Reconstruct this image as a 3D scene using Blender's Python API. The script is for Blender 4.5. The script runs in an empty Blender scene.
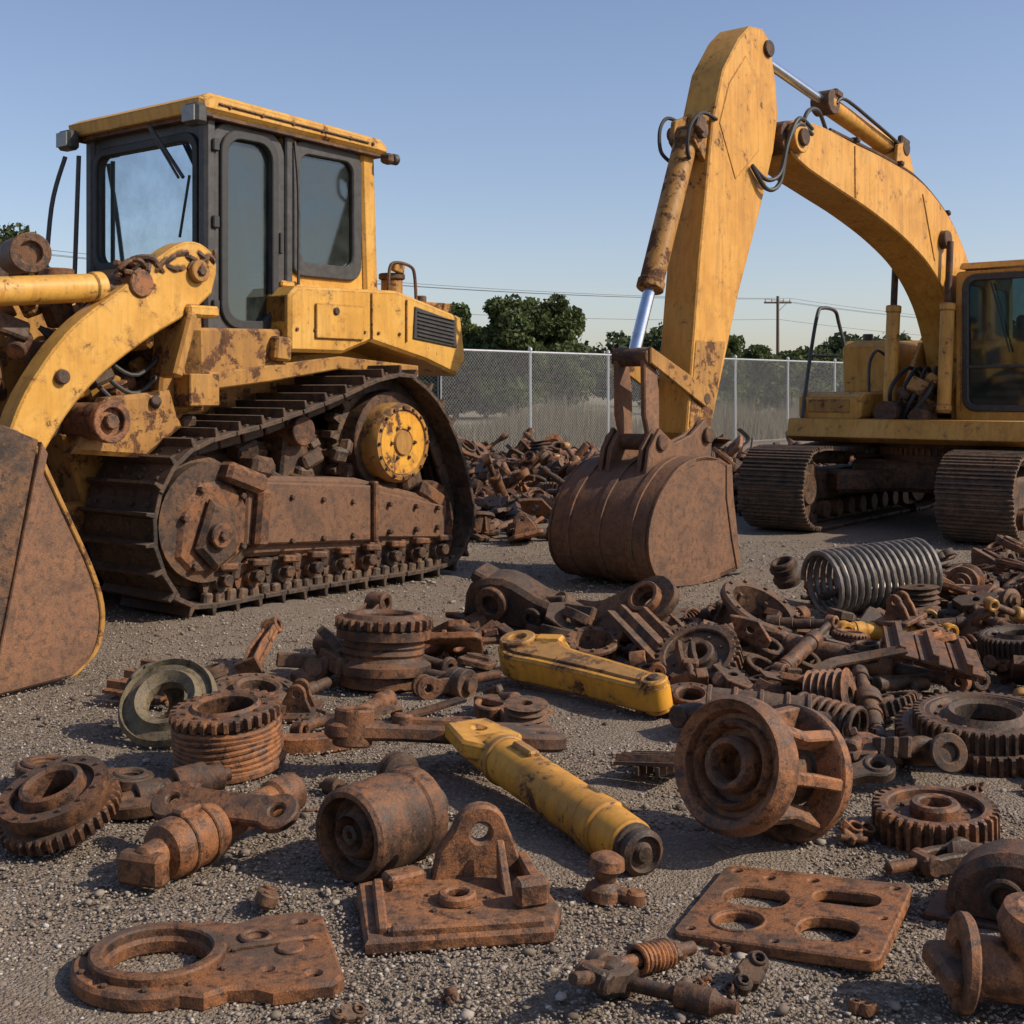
import bpy, bmesh, math, random
import numpy as np
from mathutils import Matrix, Vector, Euler
R=random.Random(11)
rad=math.radians
sc=bpy.context.scene
# ------------------------------------------------------------------ materials
def newmat(name):
    m=bpy.data.materials.new(name); m.use_nodes=True
    nt=m.node_tree; nt.nodes.clear()
    out=nt.nodes.new('ShaderNodeOutputMaterial'); p=nt.nodes.new('ShaderNodeBsdfPrincipled')
    nt.links.new(p.outputs[0],out.inputs[0])
    return m,nt,p,out
class N:
    def __init__(s,nt): s.nt=nt
    def n(s,t,**k):
        x=s.nt.nodes.new(t)
        for a,b in k.items(): setattr(x,a,b)
        return x
    def l(s,a,b): s.nt.links.new(a,b)
    def noise(s,vec,scale,detail=6,rough=.6,dist=0):
        x=s.n('ShaderNodeTexNoise'); x.inputs['Scale'].default_value=scale; x.inputs['Detail'].default_value=detail
        x.inputs['Roughness'].default_value=rough; x.inputs['Distortion'].default_value=dist
        if vec is not None: s.l(vec,x.inputs['Vector'])
        return x.outputs['Fac']
    def ramp(s,fac,stops):
        x=s.n('ShaderNodeValToRGB'); cr=x.color_ramp
        while len(cr.elements)<len(stops): cr.elements.new(.5)
        for e,(p,c) in zip(cr.elements,stops):
            e.position=p; e.color=(c,c,c,1) if isinstance(c,(int,float)) else (*c,1)
        s.l(fac,x.inputs[0]); return x.outputs[0]
    def mix(s,f,a,b,mode='MIX'):
        x=s.n('ShaderNodeMix',data_type='RGBA',blend_type=mode)
        for v,i in ((f,0),(a,6),(b,7)):
            if hasattr(v,'is_linked'): s.l(v,x.inputs[i])
            else: x.inputs[i].default_value=v if i==0 else (*v,1)
        return x.outputs[2]
    def math(s,op,a,b=None,clamp=False):
        x=s.n('ShaderNodeMath',operation=op,use_clamp=clamp)
        for v,i in ((a,0),(b,1)):
            if v is None: continue
            if hasattr(v,'is_linked'): s.l(v,x.inputs[i])
            else: x.inputs[i].default_value=v
        return x.outputs[0]
    def coords(s):
        t=s.n('ShaderNodeTexCoord'); mp=s.n('ShaderNodeMapping')
        oi=s.n('ShaderNodeObjectInfo'); mu=s.math('MULTIPLY',oi.outputs['Random'],37.0)
        s.l(mu,mp.inputs['Location']); s.l(t.outputs['Object'],mp.inputs['Vector']); return mp.outputs[0]
    def bump(s,h,strength,dist):
        x=s.n('ShaderNodeBump'); x.inputs['Strength'].default_value=strength; x.inputs['Distance'].default_value=dist
        s.l(h,x.inputs['Height']); return x.outputs[0]
def dustup(g,col,amt,nz,dust=(.20,.155,.115)):
    ge=g.n('ShaderNodeNewGeometry'); sx=g.n('ShaderNodeSeparateXYZ'); g.l(ge.outputs['Normal'],sx.inputs[0])
    up=g.math('MULTIPLY',g.math('SUBTRACT',sx.outputs[2],.35,True),amt*1.5,True)
    return g.mix(g.math('MULTIPLY',up,nz),col,dust)
def rustmat(name,dark=(.026,.014,.009),mid=(.098,.045,.023),hot=(.215,.088,.033),dust=.28,rough=.72,bumpd=.006,gain=1.25):
    m,nt,p,o=newmat(name); g=N(nt); v=g.coords()
    n1=g.noise(v,4.2,6,.70,.5); c=g.ramp(n1,[(.32,dark),(.45,mid),(.58,hot),(.66,mid),(.78,dark)])
    n2=g.noise(v,24,4,.75); c2=g.mix(g.ramp(n2,[(.38,.85),(.50,.0)]),c,dark)
    c2=g.mix(g.ramp(n2,[(.58,0),(.68,.6)]),c2,(hot[0]*1.2,hot[1]*1.2,hot[2]*1.3))
    n3=g.noise(v,170,2,.6); c3=g.mix(.6,c2,g.ramp(n3,[(.35,.4),(.65,1.0)]),'MULTIPLY')
    c3=g.mix(1,c3,(gain,gain,gain),'MULTIPLY')
    oi=g.n('ShaderNodeObjectInfo'); hs=g.n('ShaderNodeHueSaturation')
    g.l(g.math('ADD',g.math('MULTIPLY',oi.outputs['Random'],.75),.62),hs.inputs['Value']); g.l(c3,hs.inputs['Color'])
    g.l(dustup(g,hs.outputs[0],dust,g.ramp(n1,[(.35,1),(.6,.2)])),p.inputs['Base Color'])
    g.l(g.ramp(n2,[(.35,rough-.22),(.65,rough+.15)]),p.inputs['Roughness']); p.inputs['Metallic'].default_value=.1
    p.inputs['Specular IOR Level'].default_value=.45
    h=g.math('ADD',n2,g.math('MULTIPLY',n3,.3))
    g.l(g.bump(h,.75,bumpd),p.inputs['Normal']); return m
def paintmat(name,base=(.58,.295,.042),fade=(.62,.38,.11),rustamt=.5,grime=.5,edge=True):
    m,nt,p,o=newmat(name); g=N(nt); v=g.coords()
    nb=g.noise(v,2.1,6,.7,.4)
    c=g.mix(g.ramp(nb,[(.3,.7),(.6,0)]),base,fade)
    tc=g.n('ShaderNodeTexCoord'); mp=g.n('ShaderNodeMapping'); mp.inputs['Scale'].default_value=(9,9,.8); g.l(tc.outputs['Object'],mp.inputs['Vector'])
    st=g.ramp(g.noise(mp.outputs[0],2.2,4,.65),[(.45,0),(.78,1)])
    c=g.mix(g.math('MULTIPLY',st,grime),c,(.17,.080,.028))
    bl=g.ramp(nb,[(.48,0),(.74,1)])
    c=g.mix(g.math('MULTIPLY',bl,grime*.8),c,(.24,.125,.042))
    rn=g.noise(v,5.5,8,.74,.3); t=.72-.2*rustamt
    rm=g.ramp(rn,[(t-.02,0),(t+.02,1)])
    n17=g.noise(v,26,4,.7); rm2=g.ramp(n17,[(.66,0),(.69,1)])
    halo=g.ramp(rn,[(t-.10,0),(t,.6)]); c=g.mix(halo,c,(.27,.13,.035))
    mask=g.math('MAXIMUM',rm,g.math('MULTIPLY',rm2,.9))
    if edge:
        bv=g.n('ShaderNodeBevel',samples=2); bv.inputs['Radius'].default_value=.02
        ge=g.n('ShaderNodeNewGeometry'); vm=g.n('ShaderNodeVectorMath',operation='DOT_PRODUCT')
        g.l(bv.outputs[0],vm.inputs[0]); g.l(ge.outputs['Normal'],vm.inputs[1])
        e=g.ramp(vm.outputs['Value'],[(.90,1),(.985,0)])
        e=g.math('MULTIPLY',e,g.ramp(n17,[(.38,0),(.5,1)]))
        mask=g.math('MAXIMUM',mask,e)
    rc=g.ramp(n17,[(.3,(.035,.017,.010)),(.55,(.11,.048,.02)),(.75,(.22,.09,.03))])
    c=g.mix(mask,c,rc)
    g.l(dustup(g,c,.3,g.ramp(n17,[(.3,.3),(.7,1)]),(.28,.19,.10)),p.inputs['Base Color'])
    g.l(g.ramp(mask,[(0,.50),(1,.88)]),p.inputs['Roughness'])
    p.inputs['Specular IOR Level'].default_value=.35
    h=g.math('SUBTRACT',g.math('MULTIPLY',n17,.35),g.math('MULTIPLY',mask,.3))
    g.l(g.bump(h,.45,.006),p.inputs['Normal']); return m
def plain(name,col,rough=.5,metal=0,var=.4,bump=.2,scale=14):
    m,nt,p,o=newmat(name); g=N(nt); v=g.coords()
    n=g.noise(v,scale,4,.7); lo=tuple(x*(1-var) for x in col); hi=tuple(x*(1+var) for x in col)
    g.l(g.ramp(n,[(.3,lo),(.7,hi)]),p.inputs['Base Color']); p.inputs['Roughness'].default_value=rough; p.inputs['Metallic'].default_value=metal
    if bump: g.l(g.bump(n,bump,.005),p.inputs['Normal'])
    return m
RUST=rustmat('rust_brown')
RUSTD=rustmat('rust_dark',dark=(.018,.012,.009),mid=(.060,.034,.021),hot=(.13,.062,.028))
RUSTO=rustmat('rust_orange',dark=(.045,.020,.011),mid=(.15,.062,.026),hot=(.28,.108,.035))
TRACKR=rustmat('track_steel',dark=(.026,.019,.014),mid=(.085,.055,.037),hot=(.155,.090,.052),dust=.45)
BKT=rustmat('bucket_rust',dark=(.080,.043,.026),mid=(.130,.066,.037),hot=(.175,.084,.041),dust=.2,bumpd=.004,gain=1.25)
YEL=paintmat('yellow_paint',rustamt=.44,grime=.42)
YELO=paintmat('yellow_orange_paint',base=(.58,.275,.040),fade=(.61,.34,.09),rustamt=.42,grime=.5)
YDIRT=paintmat('yellow_paint_dirty',base=(.38,.18,.032),fade=(.40,.23,.065),rustamt=.90,grime=1.0,edge=False)
YPART=paintmat('yellow_part_paint',base=(.64,.285,.022),fade=(.65,.35,.055),rustamt=.64,grime=.45)
BLK=plain('black_frame',(.040,.038,.037),.5,var=.5)
RUB=plain('rubber_hose',(.02,.02,.02),.6)
CHROME=plain('chrome_rod',(.62,.66,.72),.22,1,var=.12,bump=0)
STEEL=plain('dull_steel',(.17,.15,.13),.5,.5,var=.45)
OLIVE=rustmat('olive_grey',dark=(.045,.037,.024),mid=(.12,.098,.060),hot=(.17,.125,.07))
GALV=plain('galvanised',(.42,.43,.44),.45,.5,var=.15,bump=0)
WOOD=plain('weathered_wood',(.13,.095,.07),.9,var=.3)
LAMP=plain('lamp_glass',(.22,.22,.20),.15,var=.2,bump=0)
INT=plain('cab_interior',(.035,.035,.036),.7)
WIRE=plain('power_cable',(.10,.10,.11),.7,bump=0)
def glassmat():
    m=bpy.data.materials.new('cab_glass'); m.use_nodes=True; nt=m.node_tree; nt.nodes.clear(); g=N(nt)
    out=g.n('ShaderNodeOutputMaterial'); tr=g.n('ShaderNodeBsdfTransparent'); tr.inputs[0].default_value=(.24,.36,.38,1)
    gl=g.n('ShaderNodeBsdfGlossy'); gl.inputs['Roughness'].default_value=.04; gl.inputs[0].default_value=(.8,.88,.92,1)
    df=g.n('ShaderNodeBsdfDiffuse'); df.inputs[0].default_value=(.11,.13,.12,1)
    lw=g.n('ShaderNodeLayerWeight'); lw.inputs['Blend'].default_value=.35
    f=g.math('ADD',g.math('MULTIPLY',lw.outputs['Fresnel'],.6),.06,True)
    m1=g.n('ShaderNodeMixShader'); g.l(f,m1.inputs[0]); g.l(tr.outputs[0],m1.inputs[1]); g.l(gl.outputs[0],m1.inputs[2])
    v=g.coords(); d=g.ramp(g.noise(v,3,5,.7),[(.35,.05),(.75,.38)])
    m2=g.n('ShaderNodeMixShader'); g.l(d,m2.inputs[0]); g.l(m1.outputs[0],m2.inputs[1]); g.l(df.outputs[0],m2.inputs[2])
    g.l(m2.outputs[0],out.inputs[0]); return m
GLASS=glassmat()
# ------------------------------------------------------------------ builder
def inset(pts,d):
    n=len(pts); A=sum(pts[i][0]*pts[(i+1)%n][1]-pts[(i+1)%n][0]*pts[i][1] for i in range(n)); sg=1 if A>0 else -1
    res=[]
    for i in range(n):
        p0,p1,p2=Vector(pts[i-1]),Vector(pts[i]),Vector(pts[(i+1)%n])
        a=(p1-p0); b=(p2-p1)
        if a.length<1e-7 or b.length<1e-7: res.append(tuple(p1)); continue
        a.normalize(); b.normalize(); n1=Vector((-a.y,a.x))*sg; n2=Vector((-b.y,b.x))*sg
        k=max(.4,1+n1.dot(n2)); q=p1+(n1+n2)/k*d; res.append((q.x,q.y))
    return res
def catmull(pts,sub=6,closed=False):
    P=[Vector(p) for p in pts]; n=len(P); out=[]
    rng=range(n) if closed else range(n-1)
    for i in rng:
        if closed: a,b,c,d=P[i-1],P[i],P[(i+1)%n],P[(i+2)%n]
        else: a,b,c,d=P[max(i-1,0)],P[i],P[i+1],P[min(i+2,n-1)]
        for k in range(sub):
            t=k/sub
            out.append(.5*((2*b)+(c-a)*t+(2*a-5*b+4*c-d)*t*t+(3*b-a-3*c+d)*t**3))
    if not closed: out.append(P[-1])
    return [tuple(p) for p in out]
def circ(cx,cy,r,n=28): return [(cx+r*math.cos(2*math.pi*i/n),cy+r*math.sin(2*math.pi*i/n)) for i in range(n)]
def rrect(x0,y0,x1,y1,r,n=5):
    o=[]
    for cx,cy,a in((x1-r,y1-r,0),(x0+r,y1-r,90),(x0+r,y0+r,180),(x1-r,y0+r,270)):
        for i in range(n+1):
            t=rad(a+90*i/n); o.append((cx+r*math.cos(t),cy+r*math.sin(t)))
    return o
def axisM(p0,p1):
    d=Vector(p1)-Vector(p0); q=d.to_track_quat('Z','Y'); return Matrix.Translation(Vector(p0))@q.to_matrix().to_4x4(), d.length
MXZ=Matrix(((1,0,0,0),(0,0,-1,0),(0,1,0,0),(0,0,0,1)))
MYZ=Matrix(((0,0,1,0),(1,0,0,0),(0,1,0,0),(0,0,0,1)))
class B:
    def __init__(s): s.v=[];s.f=[];s.fm=[];s.mats=[]
    def add(s,vs,fs,mat,M=None):
        o=len(s.v)
        if M is not None: vs=[M@Vector(p) for p in vs]
        s.v+=[tuple(p) for p in vs]
        if mat not in s.mats: s.mats.append(mat)
        k=s.mats.index(mat)
        s.f+=[tuple(i+o for i in f) for f in fs]; s.fm+=[k]*len(fs)
    def box(s,c,size,mat,rot=(0,0,0),bev=.008,M=None):
        h=[x/2 for x in size]; b=min(bev,min(h)*.45); vs=[];idx={}
        for i in(-1,1):
            for j in(-1,1):
                for k in(-1,1):
                    sg=(i,j,k)
                    for ax in range(3):
                        idx[(i,j,k,ax)]=len(vs); vs.append(Vector([sg[q]*(h[q]-(0 if q==ax else b)) for q in range(3)]))
        fs=[]
        for ax in range(3):
            o=[q for q in range(3) if q!=ax]
            for sgn in(-1,1):
                lp=[]
                for p,q in((-1,-1),(1,-1),(1,1),(-1,1)):
                    t=[0,0,0];t[ax]=sgn;t[o[0]]=p;t[o[1]]=q; lp.append(idx[(*t,ax)])
                fs.append(lp)
            for p in(-1,1):
                for q in(-1,1):
                    def gg(w,a2):
                        t=[0,0,0];t[ax]=w;t[o[0]]=p;t[o[1]]=q; return idx[(*t,a2)]
                    fs.append([gg(-1,o[0]),gg(1,o[0]),gg(1,o[1]),gg(-1,o[1])])
        for i in(-1,1):
            for j in(-1,1):
                for k in(-1,1): fs.append([idx[(i,j,k,0)],idx[(i,j,k,1)],idx[(i,j,k,2)]])
        ff=[]
        for f in fs:
            a,b2,c2=vs[f[0]],vs[f[1]],vs[f[2]]; nn=(b2-a).cross(c2-a)
            ctr=sum((vs[i] for i in f),Vector())/len(f)
            ff.append(f if nn.dot(ctr)>0 else f[::-1])
        L=Matrix.Translation(Vector(c))@Euler(rot).to_matrix().to_4x4()
        if M is not None: L=M@L
        s.add(vs,ff,mat,L)
    def prism(s,pts,y0,y1,mat,bev=.01,M=None):
        if y1<y0: y0,y1=y1,y0
        n=len(pts); bev=min(bev,(y1-y0)*.4)
        A=sum(pts[i][0]*pts[(i+1)%n][1]-pts[(i+1)%n][0]*pts[i][1] for i in range(n))
        if A<0: pts=pts[::-1]
        ip=inset(pts,bev); vs=[]
        for (q,y) in((ip,y0),(pts,y0+bev),(pts,y1-bev),(ip,y1)): vs+=[(x,y,z) for x,z in q]
        fs=[list(range(n)),[3*n+i for i in range(n)][::-1]]
        for r in range(3):
            for i in range(n):
                j=(i+1)%n; fs.append([r*n+i,(r+1)*n+i,(r+1)*n+j,r*n+j])
        s.add(vs,fs,mat,M)
    def lathe(s,prof,mat,M=None,seg=28,closed=False):
        n=len(prof); vs=[]; fs=[]
        for i in range(seg):
            a=2*math.pi*i/seg; c,t=math.cos(a),math.sin(a)
            vs+=[(max(r,1e-4)*c,max(r,1e-4)*t,z) for r,z in prof]
        for i in range(seg):
            j=(i+1)%seg
            for k in range(n if closed else n-1):
                l=(k+1)%n; fs.append([i*n+k,j*n+k,j*n+l,i*n+l])
        if not closed:
            if prof[0][0]>1e-3: fs.append([i*n for i in range(seg)][::-1])
            if prof[-1][0]>1e-3: fs.append([i*n+n-1 for i in range(seg)])
        s.add(vs,fs,mat,M)
    def cyl(s,p0,p1,r,mat,seg=24,bev=.008,M=None,r2=None):
        A,L=axisM(p0,p1); r2=r if r2 is None else r2; b=min(bev,r*.3,L*.3)
        if M is not None: A=M@A
        s.lathe([(r-b,0),(r,b),(r2,L-b),(r2-b,L)],mat,A,seg)
    def ring(s,p0,p1,ro,ri,mat,seg=28,M=None,bev=.006):
        A,L=axisM(p0,p1); b=min(bev,(ro-ri)*.3,L*.3)
        if M is not None: A=M@A
        s.lathe([(ri,L-b),(ri+b,L),(ro-b,L),(ro,L-b),(ro,b),(ro-b,0),(ri+b,0),(ri,b)][::-1],mat,A,seg,True)
    def tube(s,pts,r,mat,seg=8,M=None):
        P=[Vector(p) for p in pts]; n=len(P); vs=[];fs=[]; up=None
        for i in range(n):
            t=(P[min(i+1,n-1)]-P[max(i-1,0)])
            if t.length<1e-9: t=Vector((0,0,1))
            t.normalize()
            if up is None: up=t.orthogonal().normalized()
            up=(up-t*up.dot(t)); up=up.normalized() if up.length>1e-6 else t.orthogonal().normalized()
            w=t.cross(up); rr=r[i] if isinstance(r,(list,tuple)) else r
            for k in range(seg):
                a=2*math.pi*k/seg; vs.append(P[i]+rr*(up*math.cos(a)+w*math.sin(a)))
        for i in range(n-1):
            for k in range(seg):
                l=(k+1)%seg; fs.append([i*seg+k,i*seg+l,(i+1)*seg+l,(i+1)*seg+k])
        fs.append(list(range(seg))[::-1]); fs.append([(n-1)*seg+k for k in range(seg)])
        s.add(vs,fs,mat,M)
    def plate(s,outs,th,mat,M=None,bev=.006):
        cu=bpy.data.curves.new('c','CURVE'); cu.dimensions='2D'; cu.fill_mode='BOTH'
        bev=min(bev,th*.3); cu.extrude=th/2-bev; cu.bevel_depth=bev; cu.bevel_resolution=0
        for o in outs:
            sp=cu.splines.new('POLY'); sp.points.add(len(o)-1)
            for i,(x,y) in enumerate(o): sp.points[i].co=(x,y,0,1)
            sp.use_cyclic_u=True
        ob=bpy.data.objects.new('c',cu); sc.collection.objects.link(ob)
        dg=bpy.context.evaluated_depsgraph_get(); me=bpy.data.meshes.new_from_object(ob.evaluated_get(dg))
        vs=[tuple(v.co) for v in me.vertices]; fs=[tuple(p.vertices) for p in me.polygons]
        bpy.data.objects.remove(ob); bpy.data.curves.remove(cu); bpy.data.meshes.remove(me)
        s.add(vs,fs,mat,M)
    def gearrim(s,rt,rr,ri,h,teeth,mat,M=None):
        ang=[];ro=[]
        for i in range(teeth):
            for f,r in((0,rr),(.22,rr),(.34,rt),(.66,rt),(.78,rr)):
                ang.append(2*math.pi*(i+f)/teeth); ro.append(r)
        n=len(ang); vs=[]; b=.006
        for (kind,z) in(('i',b),('i2',0),('o2',0),('o',b),('o',h-b),('o2',h),('i2',h),('i',h-b)):
            for a,r in zip(ang,ro):
                q={'i':ri,'i2':ri+b,'o2':r-b,'o':r}[kind]; vs.append((q*math.cos(a),q*math.sin(a),z))
        fs=[]
        for k in range(8):
            l=(k+1)%8
            for i in range(n):
                j=(i+1)%n; fs.append([k*n+i,k*n+j,l*n+j,l*n+i])
        s.add(vs,fs,mat,M)
    def bolts(s,r,z,n,br,bh,mat,M=None,a0=0):
        for i in range(n):
            a=a0+2*math.pi*i/n; p=(r*math.cos(a),r*math.sin(a))
            s.cyl((p[0],p[1],z),(p[0],p[1],z+bh),br,mat,seg=6,bev=.002,M=M)
    def mesh(s,name,ang=32):
        me=bpy.data.meshes.new(name); me.from_pydata(s.v,[],s.f)
        for m in s.mats: me.materials.append(m)
        me.polygons.foreach_set('material_index',s.fm)
        me.polygons.foreach_set('use_smooth',[True]*len(s.f)); me.update()
        me.set_sharp_from_angle(angle=rad(ang)); return me
    def obj(s,name,parent=None,loc=(0,0,0),rot=(0,0,0),ang=32):
        ob=bpy.data.objects.new(name,s.mesh(name,ang)); sc.collection.objects.link(ob)
        ob.location=loc; ob.rotation_euler=rot
        if parent: ob.parent=parent
        return ob
def empty(name,loc,rz=0):
    e=bpy.data.objects.new(name,None); e.location=loc; e.rotation_euler=(0,0,rz); e.empty_display_size=.3; sc.collection.objects.link(e); return e
def track(b,pts,y0,y1,mat,pitch,th=.03,gh=.055,triple=False,M=None):
    D=catmull(pts,10,True); n=len(D)
    A=sum(D[i][0]*D[(i+1)%n][1]-D[(i+1)%n][0]*D[i][1] for i in range(n))
    if A<0: D=D[::-1]
    P=[Vector(p) for p in D]; seg=[(P[(i+1)%n]-P[i]).length for i in range(n)]; L=sum(seg); N_=round(L/pitch); pt=L/N_
    acc=0;i=0
    for k in range(N_):
        tgt=k*pt
        while acc+seg[i]<tgt: acc+=seg[i]; i+=1
        f=(tgt-acc)/seg[i]; p=P[i].lerp(P[(i+1)%n],f); t=(P[(i+1)%n]-P[i]).normalized(); nn=Vector((t.y,-t.x))
        base=p-nn*(th+gh)
        if triple: pr=[(-.5,0),(.47,0),(.47,th),(.36,th),(.34,th+gh),(.24,th+gh),(.20,th),(.06,th),(.04,th+gh*.9),(-.06,th+gh*.9),(-.1,th),(-.24,th),(-.26,th+gh*.9),(-.36,th+gh*.9),(-.4,th),(-.5,th)]
        else: pr=[(-.5,0),(.47,0),(.47,th),(.40,th),(.37,th+gh),(.27,th+gh),(.22,th),(-.5,th)]
        jx=R.uniform(-.008,.008); w=y1-y0
        poly=[]
        for (a,c) in pr:
            q=base+t*(a*pt)+nn*c; poly.append((q.x,q.y))
        b.prism(poly,y0+jx,y1+jx,mat,.004,M)
        ang=math.atan2(t.y,t.x); c=base-nn*.05
        for fy in(.30,.5,.70) if not triple else (.35,.65):
            b.box((c.x,y0+w*fy,c.y),(pt*.93,.045 if fy!=.5 else .1,.1 if fy!=.5 else .04),mat,(0,-ang,0),.01,M)
        if not triple:
            for fy in(.12,.36,.64,.88): 
                for fx in(-.3,.0):
                    q=base+nn*(th+.004)+t*fx*pt; b.box((q.x,y0+w*fy,q.y),(.028,.028,.018),mat,(0,-ang,0),.004,M)
def chain_tube(p0,p1,sag,n=20):
    p0=Vector(p0);p1=Vector(p1); return [tuple(p0.lerp(p1,i/n)-Vector((0,0,sag*4*(i/n)*(1-i/n)))) for i in range(n+1)]
def hydcyl(b,p0,p1,frac,r,matb,matr=CHROME,M=None):
    p0=Vector(p0);p1=Vector(p1);pm=p0.lerp(p1,frac); d=(p1-p0).normalized()
    b.cyl(p0,pm,r,matb,M=M); b.cyl(pm-d*.05,pm+d*.03,r*1.13,matb,M=M); b.cyl(p0+d*.02,p0+d*.09,r*1.1,matb,M=M)
    b.cyl(pm,p1,r*.5,matr,M=M)
MSW=Matrix(((0,1,0,0),(1,0,0,0),(0,0,1,0),(0,0,0,1)))
# ------------------------------------------------------------------ bulldozer
def bulldozer():
    E=empty('bulldozer',(-2.05,8.55,0),math.atan2(.785,.62))
    loop=[(0,0),(-.27,.17),(-.42,.55),(-.33,.95),(-.02,1.2),(.6,1.34),(1.2,1.50),(1.72,1.66),(2.1,1.66),(2.5,1.36),(2.78,.90),(2.88,.48),(2.70,.1),(2.3,0),(1.5,0),(.7,0)]
    for nm,y0,y1 in(('near_track',0,.76),('far_track',1.74,2.5)):
        b=B(); track(b,loop,y0,y1,TRACKR,.205,.032,.06); b.obj(nm,E)
    for nm,ys,o in(('near_undercarriage',.04,1),('far_undercarriage',2.46,-1)):
        b=B(); Y=lambda t: ys+o*t
        b.prism([(.30,.92),(.24,.36),(2.5,.24),(2.55,.60),(1.5,.84)],Y(.02),Y(.5),BKT,.03)
        b.prism([(.40,.88),(.38,.44),(1.60,.36),(1.60,.78)],Y(-.04),Y(.03),BKT,.015)
        b.prism([(1.66,.74),(1.66,.38),(2.45,.31),(2.48,.56)],Y(-.025),Y(.03),BKT,.012)
        b.box((1.63,Y(-.03),.58),(.05,.08,.46),RUST,(0,0,0),.015)
        for x in(.5,.8,1.1,1.4,1.8,2.1,2.35):
            b.cyl((x,Y(-.065),.45-.02*x),(x,Y(0.0),.45-.02*x),.022,RUSTD,6)
            b.cyl((x,Y(-.065),.82-.12*x+.02),(x,Y(.0),.82-.12*x+.02),.02,RUSTD,6)
        b.lathe([(.05,-.06),(.12,-.08),(.14,-.02),(.30,.02),(.36,-.04),(.44,-.04),(.44,.06),(.40,.1),(.40,.2),(.05,.2)],RUSTD,Matrix.Translation((.10,Y(.2),.62))@Matrix.Rotation(rad(-90*o),4,'X')@Matrix.Rotation(math.pi,4,'X'),36)
        b.prism([(-.20,.40),(-.06,.26),(.20,.26),(.42,.40),(.44,.72),(.28,.92),(.02,.90),(-.16,.72)],Y(-.03),Y(.25),RUST,.05)
        b.prism([(-.06,.46),(.10,.30),(.28,.40),(.26,.70),(.06,.78)],Y(-.10),Y(-.02),RUSTD,.04)
        b.cyl((.10,Y(-.15),.54),(.10,Y(-.05),.54),.085,RUST,20); b.cyl((.10,Y(-.18),.54),(.10,Y(-.14),.54),.035,RUSTD,6)
        for (x,z) in((-.12,.66),(.02,.84),(.36,.78),(.36,.44),(-.04,.34)): b.cyl((x,Y(-.06),z),(x,Y(0),z),.025,RUSTD,6)
        b.box((.36,Y(-.03),.90),(.36,.16,.14),RUST,(0,.35,0),.03)
        b.box((.56,Y(.06),.97),(.20,.2,.14),RUSTD,(0,.2,0),.03)
        b.box((.50,Y(-.05),.62),(.12,.12,.4),RUST,(0,.1,0),.03)
        for i in range(9):
            x=.22+i*.275
            b.lathe([(.06,-.05),(.07,0),(.13,0),(.135,.04),(.10,.06),(.10,.2),(.135,.22),(.13,.26),(.07,.28)],RUST if i%2 else TRACKR,Matrix.Translation((x,Y(.05),.20))@Matrix.Rotation(rad(-90*o),4,'X'),20)
            b.box((x+.12,Y(.05),.27),(.07,.12,.13),RUSTD,(0,.2,0),.015)
            b.cyl((x,Y(-.07),.22),(x,Y(.02),.22),.045,RUSTD,8)
            b.box((x+.02,Y(-.02),.31),(.15,.08,.05),RUST,(0,.1,0),.012)
        for x in np.arange(.1,2.7,.1):
            b.box((x,Y(.02),.105),(.075,.06,.08+.02*R.random()),TRACKR,(0,R.uniform(-.2,.2),0),.015)
        sx,sz=1.98,1.09
        b.gearrim(.52,.45,.30,.12,22,TRACKR,Matrix.Translation((sx,Y(.38),sz))@Matrix.Rotation(rad(90),4,'X'))
        b.cyl((sx,Y(.36),sz),(sx,Y(.12),sz),.40,RUSTD,36)
        HM=Matrix.Translation((sx-.03,Y(.0),sz))@Matrix.Rotation(rad(-90*o),4,'X')
        b.lathe([(.30,.3),(.315,.05),(.31,.0),(.29,-.04),(.26,-.045),(.25,-.03),(.10,-.03),(.09,-.05),(.02,-.05)],YDIRT,HM,40)
        b.lathe([(.245,-.032),(.245,-.036),(.11,-.036),(.11,-.032)],YPART,HM,40,True)
        for i in range(16):
            a=2*math.pi*i/16; b.cyl((sx-.03+.272*math.cos(a),Y(-.06),sz+.272*math.sin(a)),(sx-.03+.272*math.cos(a),Y(-.03),sz+.272*math.sin(a)),.014,RUSTD,6)
        for i in range(6):
            a=2*math.pi*i/6; b.cyl((sx-.03+.13*math.cos(a),Y(-.055),sz+.13*math.sin(a)),(sx-.03+.13*math.cos(a),Y(-.02),sz+.13*math.sin(a)),.014,RUSTD,6)
        b.lathe([(.05,-.05),(.12,-.06),(.14,-.02),(.27,.0),(.33,-.02),(.33,.1),(.05,.1)],RUST,Matrix.Translation((2.40,Y(.22),.44))@Matrix.Rotation(rad(-90*o),4,'X')@Matrix.Rotation(math.pi,4,'X'),32)
        b.box((2.35,Y(.1),.66),(.3,.2,.12),RUST,(0,.5,0),.02); b.box((2.15,Y(.12),.80),(.22,.18,.16),RUSTD,(0,-.3,0),.03)
        b.cyl((1.05,Y(.1),1.20),(1.05,Y(.6),1.20),.11,RUST,20)
        b.prism([(.95,1.16),(.9,.8),(1.3,.76),(1.15,1.16)],Y(.2),Y(.35),RUSTD,.02)
        b.prism([(.35,.9),(.3,1.05),(1.6,1.2),(1.7,.8)],Y(.4),Y(.6),RUSTD,.03)
        for i in range(26):
            b.box((R.uniform(.45,1.75),Y(R.uniform(.12,.45)),R.uniform(.85,1.12)),(R.uniform(.05,.22),R.uniform(.05,.2),R.uniform(.04,.14)),R.choice([RUST,RUSTD,RUSTD,TRACKR]),(R.uniform(-.5,.5),R.uniform(-.5,.5),R.uniform(-.5,.5)),.02)
        b.obj(nm,E)
    b=B()
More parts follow.
